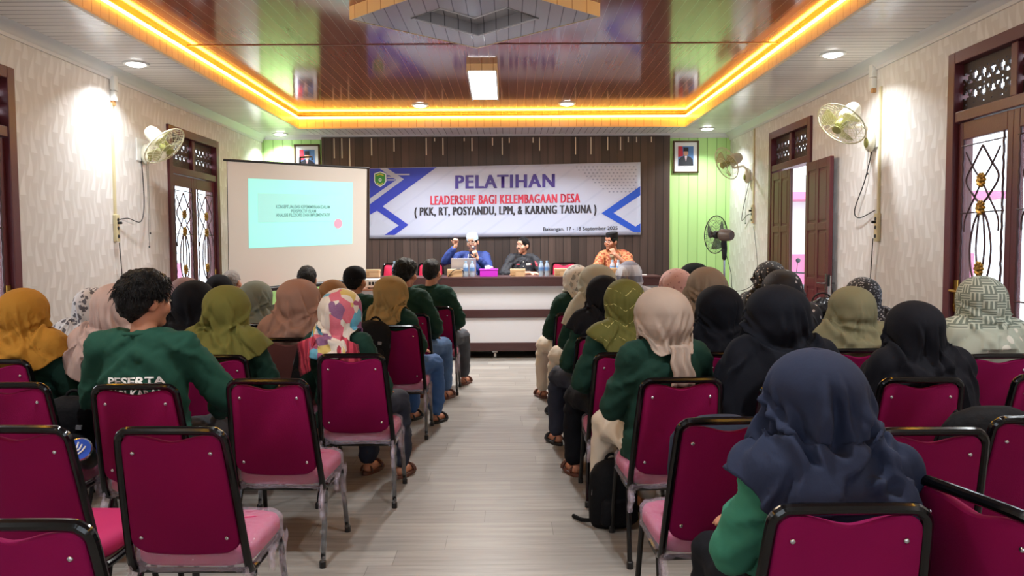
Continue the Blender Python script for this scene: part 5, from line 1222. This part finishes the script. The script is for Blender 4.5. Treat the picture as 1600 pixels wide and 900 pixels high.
ROWS = [
 # label, x, y, ztop, rz, sex, shirt, trousers, head, chair (x, y, rz, kind)
 ('person in a mustard yellow crinkled hijab at the left edge', -2.686, 4.29, 1.236, 0, 'f', m_green, m_blk, Hj(1, 'drape', ck('mustard_crepe', (162, 114, 42), bump=.35), hw=.128, pl=(.0025, 34, 14)), (-2.696, 4.29)),
 ('person in a long pinkish beige pleated hijab left of the dark haired young man', -2.213, 4.36, 1.255, 0, 'f', m_green, m_blk, Hj(2, 'long', ck('pink_beige_jersey', (182, 158, 150)), fold=.010, pl=(.0055, 30, .5)), (-2.10, 4.36)),
 ('person in a grey and white floral hijab by the left wall', -2.80, 5.2, 1.190, 0, 'f', m_green, m_blk, Hj(3, 'drape', pat_spots('grey_floral_scarf', (206, 204, 206), (92, 90, 98), 26, .42, 1.0)), None),
 ('person in a mauve grey hijab beside the left glazed door', -2.47, 5.9, 1.230, 0, 'f', m_green, m_blk, Hj(4, 'drape', ck('mauve_grey', (140, 118, 120))), None),
 ('person in a black hijab between the young man and the bright olive hijab', -2.07, 5.1, 1.239, -.1, 'f', m_green, m_blk, Hj(5, 'cape', ck('black_crepe', (19, 20, 26)), hw=.134), None),
 ('person in a black head covering in front of the grey haired man', -2.563, 6.8, 1.217, .1, 'f', m_green, m_blk, Hj(6, 'drape', ck('black_crepe', (19, 20, 26))), None),
 ('person in a grey green hijab below the left corner of the projection screen', -2.0, 6.1, 1.190, -.1, 'f', m_green, m_blk, Hj(7, 'drape', ck('grey_green', (126, 136, 128)), cone=1.2, hw=.138), None),
 ('person in a plain light olive hijab and green shirt right of the young man', -1.599, 4.40, 1.240, -.15, 'f', m_green, m_blk, Hj(8, 'drape', ck('light_olive', (108, 106, 54)), hw=.130, tw=9), (-1.602, 4.41)),
 ('person in a dusty pink hijab on the brown backed chair', -1.411, 5.16, 1.243, 0, 'f', m_green, m_blk, Hj(9, 'cape', ck('dusty_pink', (158, 124, 110)), hw=.145, cone=1.0, tw=2, pl=(.003, 16, 2)), (-1.42, 5.17, 0, 'brown')),
 ('person in a tan hijab half hidden behind the dusty pink hijab', -1.374, 6.0, 1.200, 0, 'f', m_green, m_blk, Hj(10, 'drape', ck('tan_jersey', (146, 112, 80))), None),
 ('person in a khaki gold hijab and blue jeans at the left side of the aisle', -.887, 5.92, 1.231, -.42, 'f', m_green, m_jean, Hj(12, 'short', ck('khaki_gold', (148, 124, 80)), hw=.132, tw=4), (-.847, 5.94)),
 ('person in a white and grey floral hijab farthest up the right aisle', .572, 6.9, 1.282, .35, 'f', m_green, m_creamt, Hj(13, 'wrap', pat_spots('white_floral_scarf', (212, 210, 204), (150, 150, 146), 16, .36, 1.0), hw=.118), None),
 ('person in a pale sage grey hijab and cream trousers on the right aisle', .662, 6.1, 1.305, .38, 'f', m_green, m_creamt, Hj(14, 'long', ck('pale_sage', (172, 172, 158)), hw=.14), None),
 ('person in a blue grey and white plaid hijab in the front right rows', 1.125, 7.3, 1.305, 0, 'f', m_green, m_blk, Hj(15, 'short', pat_plaid(), cone=1.1), None),
 ('person in a black hijab and navy trousers on the right aisle', .606, 5.2, 1.254, .38, 'f', m_green, m_navyt, Hj(16, 'cape', ck('black_crepe', (19, 20, 26)), hw=.118, hem=(.46, .36, .4)), None),
 ('person in an olive hijab with stitched zigzags on the right aisle', .635, 4.42, 1.262, .28, 'f', m_green, m_blk, Hj(17, 'short', pat_chev(), hw=.116, hem=(.44, .33, .36), fold=.006), None),
 ('person in a pale beige hijab knotted behind and cream trousers, on the right aisle', .705, 3.67, 1.256, .22, 'f', m_green, m_creamt, Hj(18, 'wrap', ck('pale_beige', (166, 149, 137)), pl=(.0045, 22, 11)), (.729, 3.62, .06)),
 ('person in a pink hijab with small flowers on the right side', 1.31, 6.1, 1.268, 0, 'f', m_green, m_blk, Hj(19, 'drape', pat_spots('pink_floral_scarf', (212, 174, 174), (176, 132, 138), 30, .26), hw=.13), None),
 ('person in a black head covering leaning sideways before the green wall', 1.629, 6.9, 1.293, .3, 'f', m_green, m_blk, Hj(20, 'drape', ck('black_green', (16, 26, 28)), hw=.14), None),
 ('person in a taupe grey hijab between the pink and the black hijabs', 1.336, 5.3, 1.303, .1, 'f', m_green, m_blk, Hj(21, 'long', ck('taupe', (140, 127, 114)), hw=.128, fold=.014, pl=(.003, 20, 4)), None),
 ('person in a black hijab right of the pale beige hijab', 1.202, 4.46, 1.220, 0, 'f', m_blk, m_blk, Hj(22, 'cape', ck('blue_black', (15, 18, 27)), hw=.136, fold=.009, tw=2), (1.219, 4.41)),
 ('person in a large black hijab near the middle of the right block', 1.217, 3.54, 1.271, 0, 'f', m_blk, m_blk, Hj(23, 'cape', ck('blue_black', (15, 18, 27)), hw=.142, cone=1.12), (1.235, 3.50)),
 ('person in a black hijab dotted with white in front of the open door, farther one', 2.117, 6.3, 1.319, 0, 'f', m_green, m_blk, Hj(24, 'drape', pat_spots('white_dotted_black', (30, 30, 36), (200, 198, 196), 34, .22)), None),
 ('person in a black hijab with white blossoms before the open door, nearer one', 1.898, 5.4, 1.279, 0, 'f', m_green, m_blk, Hj(25, 'drape', pat_spots('white_blossom_black', (32, 32, 40), (190, 188, 190), 20, .20), hw=.13), None),
 ('person in a plain sage hijab on the right side', 2.03, 4.6, 1.203, 0, 'f', m_green, m_blk, Hj(26, 'cape', ck('sage', (132, 131, 105)), hw=.138, cone=1.12, tw=3), (1.932, 4.51)),
 ('person in a black and white checked hijab behind the plain sage hijab', 2.462, 5.4, 1.222, 0, 'f', m_green, m_blk, Hj(27, 'drape', pat_spots('black_white_check', (40, 40, 46), (178, 178, 182), 60, .34)), None),
 ('person in a black hijab seated two places left of the geometric hijab', 1.90, 3.65, 1.185, .05, 'f', m_blk, m_blk, Hj(28, 'cape', ck('soft_black', (20, 21, 28)), hw=.134, tw=3), (1.780, 3.59)),
 ('person in a sage and white geometric patterned hijab at the right edge', 2.671, 4.4, 1.269, 0, 'f', m_green, m_blk, Hj(29, 'cape', pat_weave(), hw=.126, cone=.9, hem=(.5, .44, .48), fold=.007), (2.56, 4.28)),
 ('person in a navy hijab and green shirt nearest the camera on the right', .795, 2.02, 1.180, .12, 'f', mat('lit_green_shirt', (54, 118, 96), .85, spec=.2, bump=.18, bscale=14), m_blk, Hj(31, 'drape', ck('navy_cotton', (38, 45, 66)), hw=.136, fold=.016, tw=5, hem=(.52, .335, .42), cone=1.0, neck=1.2, fwd=.03, extra=((.55, .10, -.75, .50, .020, .028), (-.45, .08, -.40, .42, .014, .022), (1.1, .10, .35, .5, .014, .024), (-1.2, .15, -.5, .36, .014, .02))), (.758, 1.98)),  # same green shirt as the others, light on its sleeve painted as brighter colour
]
for i, (lb, x, y, zt, rz, sex, sm, tm, head, ch) in enumerate(ROWS):
    alt = i % 3 == 1
    t, shirt, T, so = seated(lb, x, y, zt, rz, 'f2' if alt else 'f1', PF2 if alt else LAPF, sm, tm, head, shoe_m=m_sandal if i % 2 else m_shoe)
    if 'zigzags' in lb:
        me = text_mesh('PESERTA', .19, .030, .03, 0, .800); patch(shirt, me, 'shirt_lettering', m_white, so)
        me = text_mesh('BAGI KARANG', .23, .030, .03, 0, .752); patch(shirt, me, 'shirt_lettering', m_white, so)
    c = ch or (x, y)
    kd = c[3] if len(c) > 3 else 'film'
    put_chair(kd, c[0], c[1], c[2] if len(c) > 2 else 0, chair_label(lb))
# colourful patchwork scarf, its striped ends over the shoulders
t, shirt, T, so = seated('person in a colourful patchwork scarf with red striped ends and a green shirt', -.945, 4.43, 1.216, -.36, 'f1', LAPF, m_green, m_navyt, Hj(11, 'short', pat_blocks(), hw=.122, fold=.009, hem=(.42, .265, .34), cone=.8), shoe_m=m_sandal)
g = graph('striped_scarf_end', .75); _s = g.math('FRACT', g.math('MULTIPLY', g.math('ABSOLUTE', g.x), 24.0)); g.color(g.mix(g.math('LESS_THAN', _s, .5), (206, 70, 92), (150, 36, 60))); m_ends = g.m
bvh = BVHTree.FromPolygons([v.co for v in shirt.vertices], [tuple(p.vertices) for p in shirt.polygons])
for s in (-1, 1):
    q = M()
    def fn(u, v, s=s):
        x = s*(.075+.03*v+.11*u); z = 1.005-.21*v-.045*u; h = bvh.ray_cast(Vector((x, -1, z)), Vector((0, 1, 0)))
        yy = (h[0].y if h[0] is not None else -.16)-.046-.004*math.sin(u*14); return (x, yy, z)
    q.grid(fn, 14, 20)
    for k in range(26):
        v = k/25; a = Vector(fn(1, v)); q.tube([a, a+Vector((s*.016, .004, -.008))], .0015, 4)
    q.obj('scarf_end', m_ends, t, smooth=180, solid=.003)
put_chair('film', -.861, 4.43, 0, 'maroon chair under the person in the colourful patchwork scarf')

# men in the audience
PY = pose('m', yaw=-.62, pitch=-.02, el={-1: (-.27, .0, .74), 1: (.325, .02, .74)}, wr={-1: (-.12, .22, .64), 1: (.20, .25, .635)}, wr2=0); PY.pop('wr2')
t, shirt, T, so = seated('young man with thick black hair in a green shirt lettered PESERTA, head turned right', -1.66, 3.55, 1.341, 0, 'm_turn', PY, mat('green_tshirt', (32, 72, 59), .85, spec=.2, bump=.16, bscale=12), m_dgrey, ('hair', 3, m_hair, dict(top=.036, side=.026, nape=-.10, spiky=.010, strands=1500)), wr=1.1)
patch(shirt, text_mesh('PESERTA', .24, .036, .03, .02, .862), 'shirt_lettering', m_white, so); patch(shirt, text_mesh('BAGI KARANG', .28, .034, .03, .03, .806), 'shirt_lettering', m_white, so)
put_chair('film', -1.60, 3.54, 0, 'maroon chair under the young man with thick black hair')
for lb, x, y, zt, rz, head, tm in (
    ('man with short black hair sitting in front of the projection screen', -1.86, 7.1, 1.279, 0, ('hair', 5, m_hair, dict(top=.022, side=.014, spiky=.004)), m_dgrey),
    ('man wearing a black cap over curly hair in front of the projector table', -1.323, 6.7, 1.285, -.3, ('cap', 6), m_dgrey),
    ('man with bushy black hair and jeans at the left side of the aisle', -.906, 6.9, 1.336, -.42, ('hair', 7, m_hair, dict(top=.036, side=.022, nape=-.09, spiky=.010, strands=500)), m_jean2),
    ('man with neatly cropped black hair at the front of the left aisle', -.753, 7.64, 1.322, -.36, ('hair', 8, m_hair, dict(top=.026, side=.012, nape=-.08, spiky=.004)), m_dgrey),
    ('man with thin grey hair in the left front rows below the screen edge', -2.655, 7.4, 1.245, -.15, ('hair', 9, m_hairg, dict(top=.008, side=.008, spiky=.002)), m_blk)):
    seated(lb, x, y, zt, rz, 'm1', LAPM, m_green, tm, head, shoe_m=m_sandal, skin_m=m_skin)
    put_chair('film', x+.02, y, 0, 'maroon chair under the '+lb.split(' at ')[0].split(' in ')[0].split(' sitting')[0])

# the three men behind the desk
SZ = .33
P1 = pose('m', yaw=-.25, pitch=-.05, tilt=.10, hx=.0, el={1: (.40, .10, .93), -1: (-.245, .12, .80)}, wr={1: (.235, .17, 1.15), -1: (-.075, .23, .975)},
          hd={1: (-.12, .15, 1), -1: (.35, .25, .9)}, hn={1: (-.2, -1, 0), -1: (-.3, 1, 0)}, curl={1: 1.5, -1: 1.25}, sleeve=.80)
t, shirt, T, so = seated('man in a royal blue blazer and white cap speaking into a microphone, fist raised', -.53, 10.93, 1.30, PI, 'panel_a', P1, m_blazer, m_blk, ('none',), m_skin2, z0=SZ)
hair_mesh(T, 20, top=.004, side=.008, spiky=.002).obj('hair', m_hair, t, smooth=180)
M().lathe([(.092, -.01), (.094, .02), (.090, .06), (.078, .085), (.04, .098), (.001, .10)], 28, T @ Matrix.Translation((0, -.010, .052)) @ Matrix.Rotation(-.18, 4, 'X') @ Matrix.Diagonal((.92, 1.14, 1, 1))).obj('cap', mat('white_blue_cap', (190, 216, 236), .7), t)
q = M()
for s in (-1, 1): q.tube([T @ Vector((s*.034+.027*math.cos(a*PI/10), .112, .002+.020*math.sin(a*PI/10))) for a in range(20)], .0026, 6, closed=True); q.tube([T @ Vector((s*.061, .110, .006)), T @ Vector((s*.080, .05, .008)), T @ Vector((s*.083, -.01, .004))], .0024, 6)
q.tube([T @ Vector((-.008, .112, .006)), T @ Vector((.008, .112, .006))], .0024, 6); q.obj('glasses', m_black, t)
patch(shirt, flat_poly([(-.055, 1.04), (.055, 1.04), (.045, .9), (.0, .70), (-.045, .9)]), 'inner_shirt', mat('dark_navy_shirt', (26, 30, 58), .7), so, back=False)
me_l = flat_poly([(.058, 1.03), (.064, 1.03), (.082, .82), (.072, .82)]); patch(shirt, me_l, 'lanyard', m_white, so, back=False, off=.008)
tag_m = thing('microphone', 'black handheld microphone with silver head held by the man in the blazer', 'microphone', (0, 0, 0))
rootM = Matrix.Translation((-.53, 10.93, SZ)) @ Matrix.Rotation(PI, 4, 'Z') @ Matrix.Scale(1.30/1.332, 4)
a, b = rootM @ Vector((-.062, .268, 1.00)), rootM @ Vector((-.015, .200, 1.125))
M().tube([a, a.lerp(b, .7)], [.012, .017], 12).obj('mic_body', m_black, tag_m); M().ell(tuple(b), .026, None, 16, 12).obj('mic_head', m_steel, tag_m)
P2 = pose('m', yaw=.50, pitch=.04, el={1: (.30, .13, .77), -1: (-.30, .13, .77)}, wr={1: (-.09, .36, .795), -1: (.10, .395, .765)}, hd={1: (-1, .1, 0), -1: (1, -.1, 0)}, hn={1: (0, .3, 1), -1: (0, .3, 1)}, curl={1: .5, -1: .5}, sleeve=.28)
P2['yaw'] = -.75
t, shirt, T, so = seated('man in a black button shirt with folded arms and moustache behind the desk', .19, 10.93, 1.245, PI, 'panel_b', P2, m_bshirt, m_blk, ('hair', 21, m_hair, dict(top=.020, side=.010, spiky=.003)), m_skin2, z0=SZ)
q = M(); q.tube([T @ Vector((-.026+.0087*k, .107-.006*abs(k-3)/3, -.042-.006*abs(k-3)/3)) for k in range(7)], .0055, 6); q.obj('moustache', m_brow, t)
m_patch = mat('red_badge', (206, 50, 70), .6)
patch(shirt, flat_poly([(-.045, .905), (-.11, .905), (-.11, .93), (-.045, .93)]), 'name_badge', m_white, so, back=False); patch(shirt, flat_poly([(.05, .91), (.105, .91), (.105, .918), (.05, .918)]), 'chest_lettering', m_patch, so, back=False)
patch(shirt, flat_poly([(-.115, .905), (-.128, .905), (-.128, .925), (-.115, .925)]), 'flag_badge', m_patch, so, back=False); patch(shirt, flat_poly([(-.175, .97), (-.215, .93), (-.215, .88), (-.185, .90)]), 'sleeve_badge', m_patch, so, back=False)
for z in (.95, .88, .81): patch(shirt, flat_poly([(-.006, z), (.006, z), (.006, z+.011), (-.006, z+.011)], 1), 'button', m_white, so, back=False, off=.006)
for s in (-1, 1): patch(shirt, flat_poly([(s*.01, .985), (s*.075, 1.03), (s*.085, .985), (s*.03, .935)]), 'collar', m_bshirt, so, back=False, off=.010)
P3 = pose('m', yaw=-.80, pitch=.0, tilt=-.06, hx=.05, el={-1: (-.20, .27, .80), 1: (.29, .10, .78)}, wr={-1: (.035, .235, 1.01), 1: (.02, .40, .775)}, hd={-1: (.45, -.35, .85), 1: (-1, .1, 0)}, hn={-1: (-.1, 1, .2), 1: (0, .3, 1)}, curl={-1: 1.1, 1: .4}, sleeve=0)
t, shirt, T, so = seated('man in an orange batik shirt and black cap resting a hand at his mouth', 1.50, 10.93, 1.30, PI, 'panel_c', P3, m_batik, m_blk, ('hair', 22, m_hair, dict(top=.004, side=.008, spiky=.002)), m_skin, z0=SZ)
M().lathe([(.094, 0), (.096, .005), (.090, .088), (.084, .094), (.001, .090)], 28, T @ Matrix.Translation((0, -.012, .048)) @ Matrix.Rotation(-.16, 4, 'X') @ Matrix.Diagonal((.84, 1.16, 1, 1))).obj('cap', mat('black_velvet', (14, 15, 20), .9), t)
for s in (-1, 1): patch(shirt, flat_poly([(s*.01, .965), (s*.07, 1.04), (s*.085, .98), (s*.035, .92)]), 'collar', mat('olive_collar', (128, 108, 80), .7) if 'olive_collar' not in MATS else MATS['olive_collar'], so, back=False, off=.010)
for x, lb in ((-.50, 'red stage chair behind the man in the blazer'), (.20, 'red stage chair behind the man with folded arms'), (1.52, 'red stage chair behind the man in batik')): put_chair('stage', x, 10.95, PI, lb, SZ, 'red chairs behind the desk')
